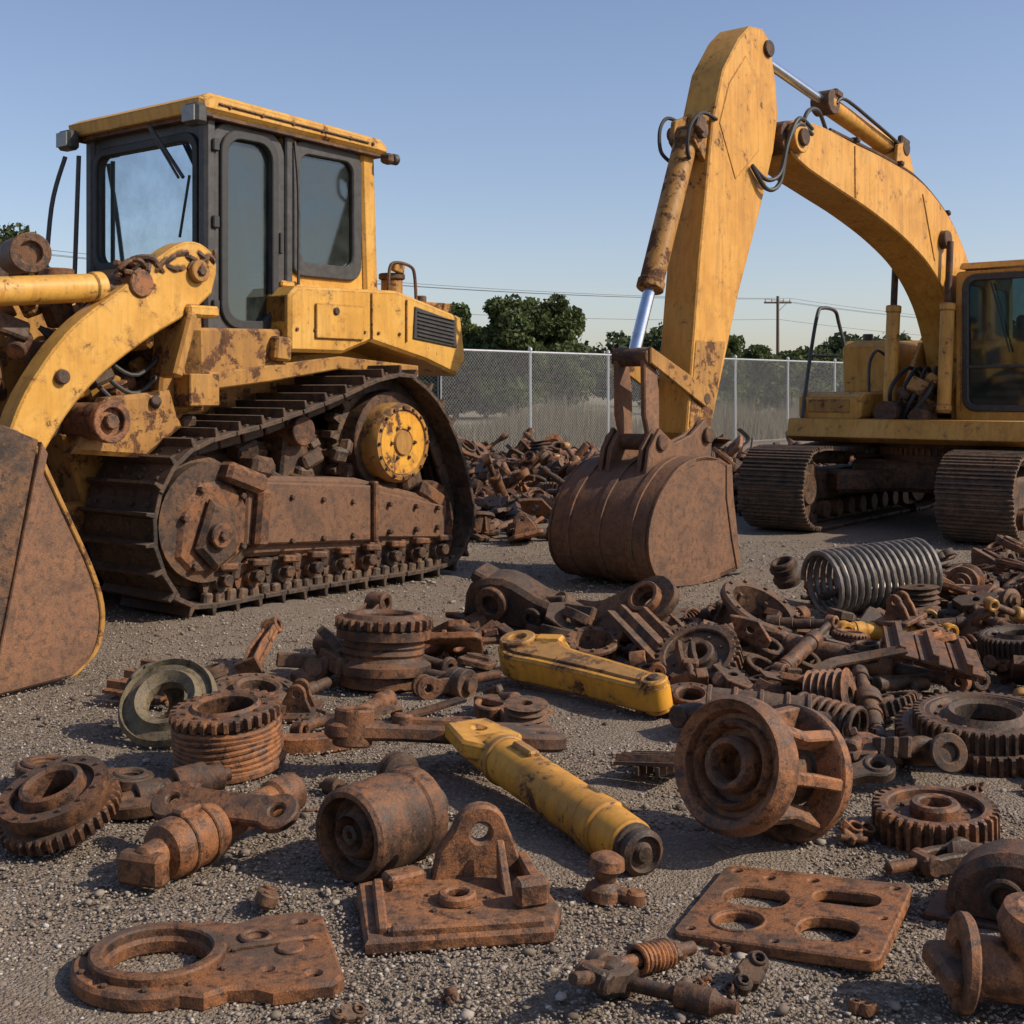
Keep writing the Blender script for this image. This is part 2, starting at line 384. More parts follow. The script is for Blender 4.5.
    b.prism([(-.25,.45),(2.75,.45),(2.85,1.1),(2.8,1.7),(.2,1.75),(-.2,1.5),(-.5,1.2)],.80,1.70,YDIRT,.02)
    b.prism([(.15,1.6),(.12,1.93),(1.1,1.95),(1.1,1.62),(.5,1.5)],.38,2.12,YDIRT,.02)
    b.box((.2,1.25,1.5),(.25,2.1,.22),YDIRT)
    b.box((2.0,1.25,1.12),(.5,.9,.5),YDIRT)
    b.prism([(-1.35,1.15),(.45,1.3),(.45,2.18),(-.4,2.2),(-1.3,2.05)],.95,1.6,YDIRT,.04)
    b.prism([(-1.5,.9),(-1.35,.9),(-1.3,2.08),(-1.48,2.05)],.85,1.7,RUST,.03)
    b.cyl((-.75,1.2,2.15),(-.75,1.2,2.42),.08,RUSTD); b.cyl((-.2,1.35,2.15),(-.2,1.35,2.36),.12,RUST)
    for i in range(70):
        b.box((R.uniform(-1.2,.45),R.uniform(.45,1.0),R.uniform(1.25,2.12)),(R.uniform(.06,.26),R.uniform(.05,.2),R.uniform(.05,.18)),R.choice([RUST,RUSTD,RUSTD,YDIRT,YDIRT]),(R.uniform(-.5,.5),R.uniform(-.5,.5),R.uniform(-.5,.5)),.02)
    for i in range(16):
        x,y,z=R.uniform(-1.1,.35),R.uniform(.4,.9),R.uniform(1.3,2.1)
        b.cyl((x,y,z),(x+R.uniform(-.2,.2),y-R.uniform(.05,.25),z+R.uniform(-.1,.1)),R.uniform(.03,.09),R.choice([RUST,RUSTD,RUSTO]),18)
    b.obj('chassis',E)
    b=B()
    for ya,yb in((.30,.80),(1.70,2.2)):
        b.prism([(1.05,1.78),(1.05,2.20),(1.12,2.27),(2.2,2.30),(3.00,2.12),(3.06,1.76),(2.94,1.62),(2.55,1.74),(1.9,1.88),(1.6,1.78)],ya,yb,YEL,.025)
    b.prism([(1.1,1.8),(1.1,2.28),(2.2,2.31),(2.98,2.14),(3.02,1.7),(2.2,1.5)],.78,1.72,YEL,.02)
    b.box((1.9,.292,2.08),(.012,.02,.36),YDIRT,(0,0,0),.003); b.box((2.3,.292,2.06),(.012,.02,.34),YDIRT,(0,0,0),.003)
    b.prism([(2.38,1.92),(2.40,2.18),(2.90,2.08),(2.92,1.86)],.285,.30,BLK,.004)
    for i in range(7): b.box((2.65,.278,1.92+i*.032),(.46,.012,.008),INT,(0,.12,0),.002)
    b.box((1.55,.288,2.02),(.5,.02,.26),YEL,(0,0,0),.006)
    b.cyl((1.5,.26,2.1),(1.5,.3,2.1),.03,RUSTD,8)
    for x in(1.12,1.3,1.82,1.98,2.22): b.cyl((x,.285,1.95),(x,.3,1.95),.014,RUSTD,6)
    b.box((1.08,.5,2.1),(.06,.3,.2),YDIRT); b.box((1.35,.60,2.30),(.4,.2,.05),YEL,(0,0,0),.02)
    b.box((1.0,.42,1.8),(.16,.25,.18),YDIRT,(0,.1,0),.02)
    b.prism([(.35,1.62),(.9,1.68),(1.6,1.76),(2.5,1.70),(2.5,1.60),(1.6,1.66),(.9,1.56),(.35,1.5)],.34,.40,YDIRT,.01)
    b.cyl((2.45,.6,2.25),(2.45,.6,2.42),.09,YDIRT); b.cyl((2.45,.6,2.42),(2.45,.6,2.47),.11,RUSTD)
    b.cyl((2.75,.55,2.18),(2.75,.55,2.3),.05,RUSTD)
    b.tube(catmull([(2.28,.48,2.28),(2.30,.48,2.50),(2.38,.48,2.55),(2.55,.48,2.53),(2.60,.48,2.45),(2.62,.48,2.2)],5),.014,RUSTD)
    b.box((2.42,.5,2.51),(.12,.05,.08),YDIRT,(0,.2,0)); b.box((2.9,1.25,2.0),(.4,1.5,.5),YDIRT)
    b.obj('rear_fender_and_tank',E)
    b=B(); x0,x1,y0,y1,z0,z1=.475,2.14,.55,1.95,1.93,3.44
    wd=rrect(.63,1.99,1.08,3.34,.14); wr=rrect(1.35,2.47,1.93,3.32,.10)
    for yy,sg in((y0,1),(y1,-1)):
        b.plate([[(1.21,z0),(x1+.10,z0+.25),(x1,z1),(1.21,z1)],wr],.06,YEL,Matrix.Translation((0,yy+sg*.03,0))@MXZ)
        b.plate([rrect(.50,1.86,1.20,z1-.01,.2),wd],.07,BLK,Matrix.Translation((0,yy+sg*.01,0))@MXZ,.012)
        b.plate([rrect(1.27,2.38,2.01,3.40,.12),wr],.04,BLK,Matrix.Translation((0,yy-sg*.012,0))@MXZ,.01)
        b.plate([rrect(.59,1.95,1.12,3.38,.16),rrect(.64,2.0,1.07,3.33,.13)],.03,RUB,Matrix.Translation((0,yy-sg*.035,0))@MXZ,.008)
        for w in(wd,wr): b.prism(w,yy+sg*.005,yy+sg*.012,GLASS,.001)
    wf=rrect(.66,2.47,1.84,3.30,.10); wbk=rrect(.75,2.55,1.75,3.25,.10)
    b.plate([[(y0+.04,z0),(y1-.04,z0),(y1-.04,z1),(y0+.04,z1)],wf],.06,BLK,Matrix.Translation((x0+.03,0,0))@MYZ)
    b.plate([rrect(.62,2.42,1.88,3.35,.12),wf],.03,RUB,Matrix.Translation((x0-.012,0,0))@MYZ)
    b.plate([[(y0+.06,z0),(y1-.06,z0),(y1-.06,z1),(y0+.06,z1)],wbk],.06,YEL,Matrix.Translation((x1-.035,0,0))@MYZ)
    b.prism(wf,-.003,.003,GLASS,.001,Matrix.Translation((x0+.02,0,0))@MSW)
    b.prism(wbk,-.003,.003,GLASS,.001,Matrix.Translation((x1-.03,0,0))@MSW)
    b.box((.50,.56,2.68),(.10,.10,1.56),BLK,(0,0,0),.03); b.box((.50,1.94,2.68),(.10,.10,1.56),BLK,(0,0,0),.03)
    b.box((1.235,.53,2.70),(.07,.05,1.48),BLK,(0,0,0),.02)
    b.box((2.12,.57,2.75),(.16,.10,1.46),YEL,(0,-.04,0),.03)
    b.box((1.3,1.25,1.92),(1.7,1.36,.06),INT)
    b.box((1.45,1.25,2.35),(.5,.5,.14),INT,(0,0,0),.05); b.box((1.72,1.25,2.72),(.14,.48,.65),INT,(0,.12,0),.05); b.box((1.45,1.25,2.1),(.35,.4,.35),INT)
    b.box((.68,1.25,2.25),(.22,.9,.55),INT,(0,0,0),.05); b.tube([(.95,1.05,2.2),(.9,1.05,2.7)],.015,RUB); b.tube([(1.0,1.5,2.2),(.95,1.5,2.75)],.015,RUB)
    b.box((1.3,.8,2.45),(.5,.1,.08),INT,(0,0,0),.03)
    b.prism([(.2,1.9),(.15,2.28),(.44,2.42),(.47,1.9)],.62,1.88,YDIRT,.02)
    b.box((1.14,.50,2.6),(.03,.03,.16),RUB)
    for z in(2.1,2.7,3.25): b.box((.53,.505,z),(.06,.04,.09),RUB,(0,0,0),.01)
    b.obj('cab',E)
    b=B()
    b.prism([(.36,3.46),(.34,3.55),(.44,3.60),(2.16,3.53),(2.24,3.48),(2.24,3.40),(2.1,3.41)],.43,2.07,YEL,.03)
    b.prism([(.40,3.43),(.40,3.47),(2.20,3.42),(2.20,3.385)],.46,2.04,RUSTD,.005)
    for x in(.6,.9,1.2,1.5,1.8,2.05): b.cyl((x,.415,3.535-.03*x),(x,.44,3.535-.03*x),.014,RUSTD,8)
    b.box((1.25,.425,3.50),(1.5,.02,.012),RUSTD,(0,.035,0),.003)
    b.box((2.24,.44,3.38),(.12,.10,.08),RUSTD,(0,0,.3),.02); b.cyl((2.32,.42,3.38),(2.26,.42,3.38),.045,BLK)
    b.obj('roof',E)
    b=B()
    for y in(.44,1.98):
        b.box((.30,y,3.42),(.11,.17,.15),BLK,(0,0,0),.025); b.box((.242,y,3.42),(.012,.135,.11),LAMP,(0,0,0),.01); b.box((.4,y,3.44),(.1,.04,.04),RUSTD)
    b.tube(catmull([(.30,2.02,3.3),(.20,2.05,2.9),(.12,2.02,2.2)],6),.018,BLK); b.tube([(.34,1.9,3.3),(.32,1.93,2.3)],.018,BLK)
    b.tube([(.35,1.02,3.42),(.40,.70,3.02)],.014,BLK); b.tube([(.36,1.06,3.43),(.39,.74,3.02)],.010,BLK); b.tube([(.44,.68,3.04),(.43,.78,2.6)],.01,RUB)
    b.tube(catmull([(1.28,.5,3.38),(1.30,.48,3.0),(1.3,.48,2.3)],4),.012,BLK)
    b.obj('lamps_and_grab_bars',E)
    top=[(.30,2.30),(.28,2.42),(.12,2.50),(-.08,2.44),(-.45,2.16),(-.85,1.86),(-1.14,1.48),(-1.35,1.05),(-1.75,.75)]
    bot=[(-1.8,.45),(-1.4,.55),(-1.12,.95),(-.86,1.34),(-.60,1.60),(-.25,1.84),(.08,2.02),(.26,2.16)]
    for ya,nm in((.20,'near_lift_arm'),(2.12,'far_lift_arm')):
        b=B(); poly=catmull(top,4)[:]+catmull(bot,4)
        b.prism(poly,ya,ya+.17,YEL,.012)
        b.cyl((.13,ya-.05,2.30),(.13,ya+.3,2.30),.075,YDIRT,20); b.cyl((.13,ya-.07,2.30),(.13,ya-.04,2.30),.035,RUSTD,6)
        b.cyl((-.9,ya-.04,1.58),(-.9,ya+.2,1.58),.045,RUSTD)
        b.prism([(-.05,1.35),(.34,1.35),(.32,2.05),(.22,2.2),(.02,2.02)],ya+.18,ya+.32,YDIRT,.02)
        b.box((.16,ya+.02,2.03),(.26,.14,.08),YEL,(0,0,0),.02)
        b.box((-.0,ya+.04,1.80),(.08,.2,.45),YDIRT,(0,.3,0),.02)
        hydcyl(b,(-1.75,ya+.12,2.04),(-.30,ya+.12,2.18),.82,.09,YEL,RUSTD)
        b.cyl((-.32,ya-.02,2.19),(-.32,ya+.26,2.19),.09,RUST)
        b.cyl((-1.02,ya+.15,2.34),(-.85,ya+.6,2.36),.115,RUSTD,28); b.ring((-1.03,ya+.12,2.34),(-1.015,ya+.16,2.34),.125,.07,RUSTD)
        b.cyl((-.60,ya-.06,1.30),(-.60,ya+.3,1.30),.12,RUST,24); b.ring((-.60,ya-.10,1.30),(-.60,ya-.04,1.30),.135,.09,RUST); b.cyl((-.60,ya-.11,1.30),(-.60,ya,1.30),.05,RUSTD,8)
        b.prism([(-.75,1.1),(-.2,1.05),(.1,1.25),(0,1.5),(-.5,1.45)],ya+.1,ya+.25,YDIRT,.03)
        for k in range(6):
            pts=[(-.45+.75*t/14+.03*R.uniform(-1,1),ya+.05+.06*math.sin(t*1.3+k*2),2.28+.05*math.cos(t*1.1+k)+.12*t/14+.02*R.uniform(-1,1)) for t in range(15)]
            b.tube(catmull(pts,3),.018,RUSTD,6)
        for k in range(3):
            b.tube(catmull([(.2,ya+.3,1.9-.1*k),(-.2,ya+.2,1.6-.12*k),(-.5,ya+.25,1.75-.1*k),(-.8,ya+.4,1.9)],6),.016,RUB)
        b.obj(nm,E)
    b=B()
    pr=catmull([(-2.15,1.45),(-1.92,1.1),(-1.84,.7),(-1.90,.3),(-2.1,.02)],5)
    pr2=[(x-.07,z) for x,z in pr][::-1]
    b.prism(pr+pr2,-.92,3.5,BKT,.01)
    for ya in(-1.0,3.45):
        edge=catmull([(-1.80,1.22),(-1.62,.86),(-1.47,.55),(-1.41,.33),(-1.45,.14),(-1.58,.03)],4)
        b.prism([(-2.02,1.34),(-1.90,1.30)]+edge+[(-2.05,0),(-2.7,0),(-2.7,.3),(-2.4,.8)],ya,ya+.07,BKT,.012)
        b.prism([(-1.79,1.24),(-1.755,1.18),(-2.02,.0),(-2.07,.0)],ya-.03,ya+.02,BKT,.006)
        b.prism([(-2.0,1.33),(-1.80,1.25),(-2.06,.0),(-2.7,0.0),(-2.7,.3),(-2.4,.8)],ya-.012,ya+.0,RUSTD,.003)
        b.prism([(x+.0,z) for x,z in edge]+[(x-.03,z) for x,z in edge][::-1],ya-.012,ya+.02,YDIRT,.005)
    b.box((-2.13,1.25,.06),(.16,4.3,.06),STEEL,(0,.5,0))
    for y in(.1,.9,1.7,2.4): b.prism([(-1.9,.3),(-1.9,1.1),(-1.7,.9),(-1.65,.45)],y,y+.05,BKT,.008)
    b.box((-1.82,1.25,1.15),(.16,4.2,.14),YDIRT,(0,.3,0),.02)
    b.prism([(-1.9,.4),(-1.9,.75),(-.3,.75),(-.3,.5)],.80,.92,YDIRT,.02)
    b.obj('blade',E)
bulldozer()
# ------------------------------------------------------------------ excavator
def excavator():
    E=empty('excavator',(1.0,10.3,0),math.atan2(.753,.657))
    TM=Matrix.Translation((5.85,0,0))@Matrix.Rotation(rad(4.2),4,'Z')
    loop=[(-1.7,0),(-2.05,.12),(-2.2,.44),(-2.05,.78),(-1.7,.90),(-.8,.87),(0,.90),(.9,.87),(1.7,.90),(2.05,.78),(2.2,.44),(2.05,.12),(1.7,0),(.8,0),(0,0),(-.8,0)]
    for nm,y0,y1,o in(('far_track',.68,1.42,1),('near_track',-1.42,-.68,-1)):
        b=B(); track(b,loop,y0,y1,TRACKR,.155,.022,.03,True,TM)
        ym=(y0+y1)/2
        b.box((0,ym,.45),(3.2,.36,.34),RUSTD,(0,0,0),.04,TM)
        for x,r in((-1.75,.36),(1.75,.36)):
            b.lathe([(.06,-.1),(.16,-.12),(.2,-.05),(r,-.05),(r,.3),(.2,.3),(.16,.36),(.06,.36)],RUSTD,TM@Matrix.Translation((x,ym-.14,.45))@Matrix.Rotation(rad(-90),4,'X'),30)
        for i in range(8):
            b.cyl((-1.2+i*.34,ym-.22,.19),(-1.2+i*.34,ym+.22,.19),.1,RUST,16,M=TM)
        for i in range(2): b.cyl((-.6+i*1.2,ym-.2,.74),(-.6+i*1.2,ym+.2,.74),.08,RUST,16,M=TM)
        b.obj(nm,E)
    b=B()
    b.box((0,0,.55),(1.3,1.6,.35),RUSTD,(0,0,0),.05,TM)
    for sx in(-1,1):
        for sy in(-1,1): b.box((sx*.75,sy*.6,.5),(.9,.4,.24),RUSTD,(0,0,sx*sy*.6),.04,TM)
    b.cyl((0,0,.7),(0,0,.95),.62,RUSTD,40,M=TM); b.gearrim(.66,.62,.5,.08,60,RUST,TM@Matrix.Translation((0,0,.78)))
    b.obj('undercarriage_frame',E)
    b=B()
    b.prism([(4.75,.98),(4.8,1.18),(8.6,1.18),(8.9,.98),(8.6,.92),(4.9,.92)],-1.38,1.35,YELO,.02)
    b.prism([(5.0,1.18),(5.0,1.42),(5.1,1.48),(6.5,1.48),(6.5,1.18)],.55,1.33,YELO,.03)
    b.box((5.0,.94,1.32),(.02,.5,.14),YDIRT)
    b.prism([(5.75,1.46),(5.72,2.0),(5.82,2.08),(6.5,2.05),(6.5,1.46)],.55,1.15,YELO,.03)
    b.prism([(6.5,1.18),(6.5,2.0),(6.65,2.1),(8.5,2.1),(8.9,1.9),(8.9,1.1)],-1.36,1.34,YELO,.04)
    b.cyl((7.6,.6,2.1),(7.6,.6,2.5),.07,RUSTD)
    for yy in(.28,-.28): b.prism([(5.55,1.1),(5.5,1.5),(5.95,2.05),(6.6,2.0),(6.7,1.1)],yy-.03,yy+.03,YELO,.01)
    for i in range(18): 
        b.box((R.uniform(5.0,6.2),R.uniform(-.3,.5),R.uniform(1.2,1.6)),(R.uniform(.08,.3),R.uniform(.08,.25),R.uniform(.08,.25)),R.choice([RUSTD,RUST,YDIRT]),(R.random(),R.random(),R.random()),.02)
    b.cyl((4.95,.25,1.25),(5.35,.25,1.25),.13,RUSTD); b.cyl((4.98,-.1,1.2),(5.3,-.1,1.2),.10,RUST)
    for k in range(4): b.tube(catmull([(5.0+.1*k,.1*k,1.2),(5.1,.15*k-.2,1.5),(5.5,.1*k-.1,1.75),(5.8,.05*k,1.5)],6),.022,RUB)
    b.tube(catmull([(4.95,1.25,1.18),(5.15,1.25,1.9),(5.32,1.25,2.38),(5.45,1.25,2.46),(5.75,1.25,2.44),(5.85,1.25,2.3),(5.9,1.2,2.02)],5),.022,BLK)
    b.tube(catmull([(5.3,.6,1.48),(5.32,.6,1.8),(5.5,.6,1.95),(5.72,.6,1.9)],5),.018,BLK)
    b.tube([(5.16,1.25,1.9),(5.8,1.25,1.9)],.016,BLK)
    b.cyl((5.9,.9,2.05),(5.9,.9,2.16),.06,BLK)
    b.obj('upper_structure',E)
    b=B(); xa,xb,ya,yb,za,zb=5.42,6.95,-1.36,-.36,1.18,2.84
    cabp=[(xa+.06,za-.2),(xa-.02,za+.1),(xa+.02,2.3),(xa+.18,zb-.06),(xa+.3,zb),(xb,zb),(xb,za-.2)]
    wy=rrect(xa+.14,1.55,xa+.72,2.66,.1); wy2=rrect(xa+.86,1.9,xb-.1,2.66,.1)
    for y,o in((ya,1),(yb,-1)): 
        b.plate([cabp,wy,wy2],.05,YELO,Matrix.Translation((0,y+o*.025,0))@MXZ)
        for w in(wy,wy2):
            b.plate([inset(w,-.04),w],.03,BLK,Matrix.Translation((0,y-o*.005,0))@MXZ)
            b.prism(w,y+o*.02,y+o*.026,GLASS,.001)
    wf=rrect(ya+.10,1.32,yb-.12,2.70,.1)
    b.plate([rrect(ya+.0,za-.2,yb-.0,zb-.06,.05),wf],.06,YELO,Matrix.Translation((xa+.03,0,0))@MYZ)
    b.plate([inset(wf,-.04),inset(wf,.012)],.04,BLK,Matrix.Translation((xa-.005,0,0))@MYZ,.01)
    b.prism(wf,-.003,.003,GLASS,.001,Matrix.Translation((xa+.02,0,0))@MSW)
    b.box((xa-.01,(ya+yb)/2,1.75),(.035,.80,.035),BLK)
    b.prism([(xa+.1,zb-.02),(xa+.16,zb+.05),(xb-.05,zb+.06),(xb+.04,zb)],ya-.02,yb+.02,YELO,.02)
    b.box((xb-.03,(ya+yb)/2,1.5),(.05,.9,.6),YELO)
    b.box((6.2,-.86,1.6),(.5,.5,.15),INT,(0,0,0),.05); b.box((6.5,-.86,2.0),(.14,.48,.7),INT,(0,.1,0),.05); b.box((5.7,-.86,1.5),(.15,.5,.5),INT)
    b.tube([(5.9,-.65,1.4),(5.85,-.65,1.85)],.015,RUB); b.tube([(xa-.03,-.75,2.65),(xa-.03,-.95,1.9)],.01,RUB)
    b.tube(catmull([(xa+.0,ya-.03,1.3),(xa-.06,ya-.05,1.5),(xa-.06,ya-.05,2.2),(xa+.0,ya-.03,2.4)],4),.014,BLK)
    b.obj('cab',E)
    b=B()
    top=[(2.0,3.74),(2.04,3.88),(2.2,3.96),(2.7,3.96),(3.3,3.90),(4.1,3.83),(4.9,3.70),(5.6,3.40),(6.12,2.96),(6.42,2.45),(6.5,1.9),(6.45,1.45)]
    bot=[(6.25,1.25),(6.05,1.4),(5.90,1.95),(5.6,2.42),(5.1,2.80),(4.45,3.06),(3.7,3.26),(3.0,3.40),(2.4,3.52),(2.08,3.62)]
    poly=catmull(top,4)+catmull(bot,4)
    b.prism(poly,-.22,.22,YELO,.015)
    for xx,zz,a,hh in((3.3,3.62,.02,.5),(5.02,3.24,.42,.75)):
        for yy in(-.224,.224): b.box((xx,yy,zz),(.02,.012,hh),YELO,(0,-a,0),.004)
    for yy in(-.235,.235):
        b.cyl((2.14,yy-.05,3.78),(2.14,yy+.05,3.78),.14,YELO,28); b.cyl((2.14,yy*1.28-.02,3.78),(2.14,yy*1.28+.02,3.78),.08,RUSTD,20)
        b.cyl((5.38,yy-.06,3.14),(5.38,yy+.06,3.14),.10,RUSTD,24)
        b.cyl((6.3,yy-.03,1.5),(6.3,yy+.03,1.5),.14,YELO,24)
    for yy in(-.16,-.08,.0):
        pp=catmull([(2.9,yy,3.98),(3.6,yy,3.92),(4.3,yy,3.85),(4.95,yy,3.73),(5.65,yy,3.43),(6.17,yy,2.99),(6.48,yy,2.45),(6.55,yy,1.9)],5); b.tube(pp,.018,RUSTD,6)
    for x,z,a in((3.4,3.95,.1),(4.4,3.85,.15),(5.6,3.46,.5)): b.box((x,-.08,z),(.06,.28,.05),RUSTD,(0,a,0),.01)
    b.box((4.58,0,3.88),(.34,.26,.2),YELO,(0,.15,0),.02)
    for yy in(-.14,.14): b.prism([(4.35,3.78),(4.4,4.05),(4.62,4.12),(4.85,3.70)],yy-.02,yy+.02,YELO,.006)
    for yy in(-.31,.31): hydcyl(b,(5.2,yy,1.25),(5.38,yy,3.12),.62,.075,YELO,RUSTD)
    hydcyl(b,(4.60,0,4.04),(1.74,0,4.52),.52,.095,YELO); b.cyl((4.6,-.17,4.04),(4.6,.17,4.04),.08,RUSTD); b.cyl((1.74,-.19,4.52),(1.74,.19,4.52),.075,RUSTD); b.cyl((3.11,-.1,4.29),(3.11,.1,4.29),.12,RUSTD)
    b.cyl((4.45,0,4.03),(4.75,0,4.01),.12,RUSTD)
    b.box((4.62,-.12,4.10),(.2,.06,.12),RUSTD,(0,.2,0),.02); b.box((3.2,-.08,4.38),(.14,.08,.08),RUSTD,(0,.2,0),.02)
    b.tube(catmull([(4.7,.08,4.08),(4.95,.1,4.16),(5.12,.1,4.02),(5.15,.05,3.6)],6),.022,RUB)
    b.tube(catmull([(4.5,-.12,4.08),(3.9,-.13,4.21),(3.3,-.12,4.34),(3.15,-.1,4.28)],6),.018,RUB)
    b.tube(catmull([(2.9,-.12,3.98),(2.6,-.2,4.10),(2.3,-.26,4.05),(2.2,-.26,3.9),(2.25,-.25,3.7)],6),.020,RUB)
    for k in range(2):
        b.tube(catmull([(2.4,-.24,3.90-.05*k),(2.08,-.28,3.94-.05*k),(1.90,-.27,3.7),(1.80,-.25,3.42-.08*k),(1.62,-.22,3.34-.08*k),(1.42,-.19,3.44)],6),.020,RUB)
    b.obj('boom',E)
    b=B()
    poly=[(.44,1.15),(.64,2.6),(.84,3.75),(1.0,4.20),(1.26,4.52),(1.44,4.66),(1.66,4.68),(1.78,4.60),(1.88,4.25),(1.92,3.95),(1.84,3.62),(1.62,3.1),(1.24,2.3),(.84,1.25),(.76,1.05),(.52,1.02)]
    b.prism(poly,-.16,.16,YELO,.012)
    b.prism([(.94,3.74),(1.09,4.10),(1.36,4.38),(1.54,4.22),(1.58,3.6),(1.19,3.3)],-.166,.166,YELO,.003)
    for p in((2.06,3.78,.15),(.63,1.15,.11)):
        b.cyl((p[0],-.20,p[1]),(p[0],.20,p[1]),p[2],RUSTD,24); b.cyl((p[0],-.24,p[1]),(p[0],.24,p[1]),p[2]*.5,RUST,20)
    b.prism([(.48,1.2),(.58,1.9),(1.03,1.9),(.80,1.2)],-.166,.166,YDIRT,.003)
    for yy in(-.1,.1): b.prism([(.78,3.40),(.60,3.56),(.64,3.74),(.90,3.84),(1.0,3.55)],yy-.025,yy+.025,YDIRT,.006)
    b.cyl((.70,-.17,3.64),(.70,.17,3.64),.065,RUSTD,16)
    hydcyl(b,(.70,0,3.62),(-.06,0,1.78),.70,.10,YDIRT)
    b.box((.66,0,3.52),(.14,.18,.2),RUSTD,(0,.4,0),.03); b.cyl((-.06,-.17,1.76),(-.06,.17,1.76),.075,RUSTD,20)
    b.box((.64,-.16,3.69),(.12,.06,.14),RUSTD,(0,.4,0),.02)
    for k in(-1,1): b.tube(catmull([(.58,.1*k,3.40),(.50,.13*k,3.48),(.52,.15*k,3.66),(.66,.17*k,3.78),(.88,.17*k,3.76)],6),.016,RUB)
    for yy in(-.13,.13):
        b.prism([(-.13,1.80),(0,1.82),(.07,1.5),(.08,1.1),(-.04,1.06),(-.12,1.3)],yy-.025,yy+.025,BKT,.01)
    for yy in(-.18,.18): b.prism([(-.1,1.84),(-.10,1.71),(.68,1.36),(.76,1.50)],yy-.015,yy+.015,YDIRT,.008)
    b.cyl((.70,-.2,1.43),(.70,.2,1.43),.05,RUSTD)
    b.obj('stick_and_linkage',E)
    b=B()
    prof=catmull([(.60,.90),(.42,.96),(.2,.98),(-.02,.95),(-.22,.86),(-.44,.66),(-.54,.42),(-.50,.19),(-.32,.04),(-.02,.0),(.34,0.0),(.72,.05)],4)
    ip=inset(prof+[(.73,.07)],.035)[:-1]
    sheet=prof+[(x,z) for x,z in ip][::-1]
    W=.47
    b.prism(sheet,-W,W,BKT,.004)
    for yy in(-W-.0,W-.03):
        b.prism(prof+[(.68,.30),(.60,.7)],yy,yy+.03,BKT,.006)
        o=-.012 if yy<0 else .03
        b.prism([(.70,.05),(.76,.06),(.64,.66),(.62,.90),(.54,.90),(.54,.64),(.62,.3)],yy+o,yy+o+.012,BKT,.004)
        ed=prof[10:42]; b.prism(ed+inset(prof+[(.73,.07)],.05)[10:42][::-1],yy+o,yy+o+.014,BKT,.003)
    for yy in(-.24,-.17,.13,.20):
        b.prism([(-.24,.80),(-.18,1.05),(-.04,1.20),(.16,1.08),(.40,1.14),(.60,1.26),(.72,1.16),(.68,.90),(.3,.9)],yy,yy+.04,BKT,.008)
    for y in(-.3,.3,0): b.prism([(x,z) for x,z in prof[10:34]]+inset(prof+[(.73,.07)],-.015)[10:34][::-1],y-.03,y+.03,BKT,.003)
    b.cyl((.62,-.28,1.13),(.62,.28,1.13),.065,RUSTD,20); b.cyl((-.03,-.27,1.09),(-.03,.27,1.09),.065,RUSTD,20)
    for i in range(4):
        y=-.40+i*.27; b.prism([(.62,0.01),(.64,.09),(.80,.06),(.90,.015),(.8,.0)],y-.045,y+.045,STEEL,.01)
    b.obj('bucket',E)
excavator()
# ------------------------------------------------------------------ scrap parts library
def bone(l,r1,r2,w):
    o=[]
    for i in range(13): a=rad(50+260*i/12); o.append((r1*math.cos(a),r1*math.sin(a)))
    o.append((l*.3,-w)); o.append((l*.7,-w))
    for i in range(13): a=rad(-130+260*i/12); o.append((l+r2*math.cos(a),r2*math.sin(a)))
    o.append((l*.7,w)); o.append((l*.3,w)); return o
def p_gear(r=.2,h=.08,t=30,mat=RUST):
    b=B(); b.gearrim(r,r*.90,r*.74,h,t,mat)
    b.lathe([(r*.30,h*.25),(r*.76,h*.25),(r*.76,h*.7),(r*.30,h*.7)][::-1],mat,None,36,True)
    b.lathe([(r*.24,.0),(r*.24,h*1.05),(r*.27,h*1.1),(r*.36,h*1.1),(r*.40,h*1.0),(r*.40,0)][::-1],mat,None,36,True)
    b.bolts(r*.58,h*.7,8,r*.04,.012,RUSTD); return b
def p_bigring(r=.3,mat=RUSTD):
    b=B(); b.gearrim(r,r*.93,r*.82,.09,48,mat); b.lathe([(r*.42,.02),(r*.42,.085),(r*.5,.10),(r*.6,.07),(r*.7,.07),(r*.76,.09),(r*.84,.085),(r*.84,.02)][::-1],mat,None,48,True); b.bolts(r*.66,.07,12,.012,.012,RUST); return b
def p_flange(r=.19,mat=RUST):
    b=B(); b.lathe([(r*.42,0),(r*.42,.08),(r*.50,.09),(r*.58,.085),(r*.60,.05),(r*.74,.045),(r*.76,.065),(r,.065),(r,.03),(r*.9,.0)][::-1],mat,None,44,True)
    b.bolts(r*.88,.065,14,r*.045,.008,RUSTD); return b
def p_flangegear(r=.2,mat=RUST):
    b=p_flange(r,mat); b.gearrim(r*1.12,r*1.03,r*.8,.045,36,mat,Matrix.Translation((0,0,-.045))); b.lathe([(r*.5,-.10),(r*.5,-.04),(r*.7,-.04),(r*.6,-.10)][::-1],RUSTD,None,30,True); return b
def p_drum(r=.22,h=.3,mat=RUST,teeth=True):
    b=B(); b.lathe([(r*.55,h*.95),(r*.6,h*1.0),(r*.74,h),(r*.84,h*.93),(r*.84,h*.80),(r*.96,h*.78),(r*.96,h*.66),(r*.80,h*.64),(r*.84,h*.56),(r*.80,h*.52),(r*.84,h*.46),(r*.80,h*.42),(r*.84,h*.36),(r*.98,h*.30),(r*.98,h*.18),(r*.86,h*.16),(r*.86,0),(r*.6,0),(r*.55,h*.05)],mat,None,44,True)
    if teeth: b.gearrim(r*1.0,r*.90,r*.7,h*.14,28,mat,Matrix.Translation((0,0,h*.80)))
    b.lathe([(r*.25,h*.3),(r*.25,h*.75),(r*.4,h*.75),(r*.4,h*.45),(r*.6,h*.4),(r*.6,h*.3)][::-1],RUSTD,None,30,True); return b
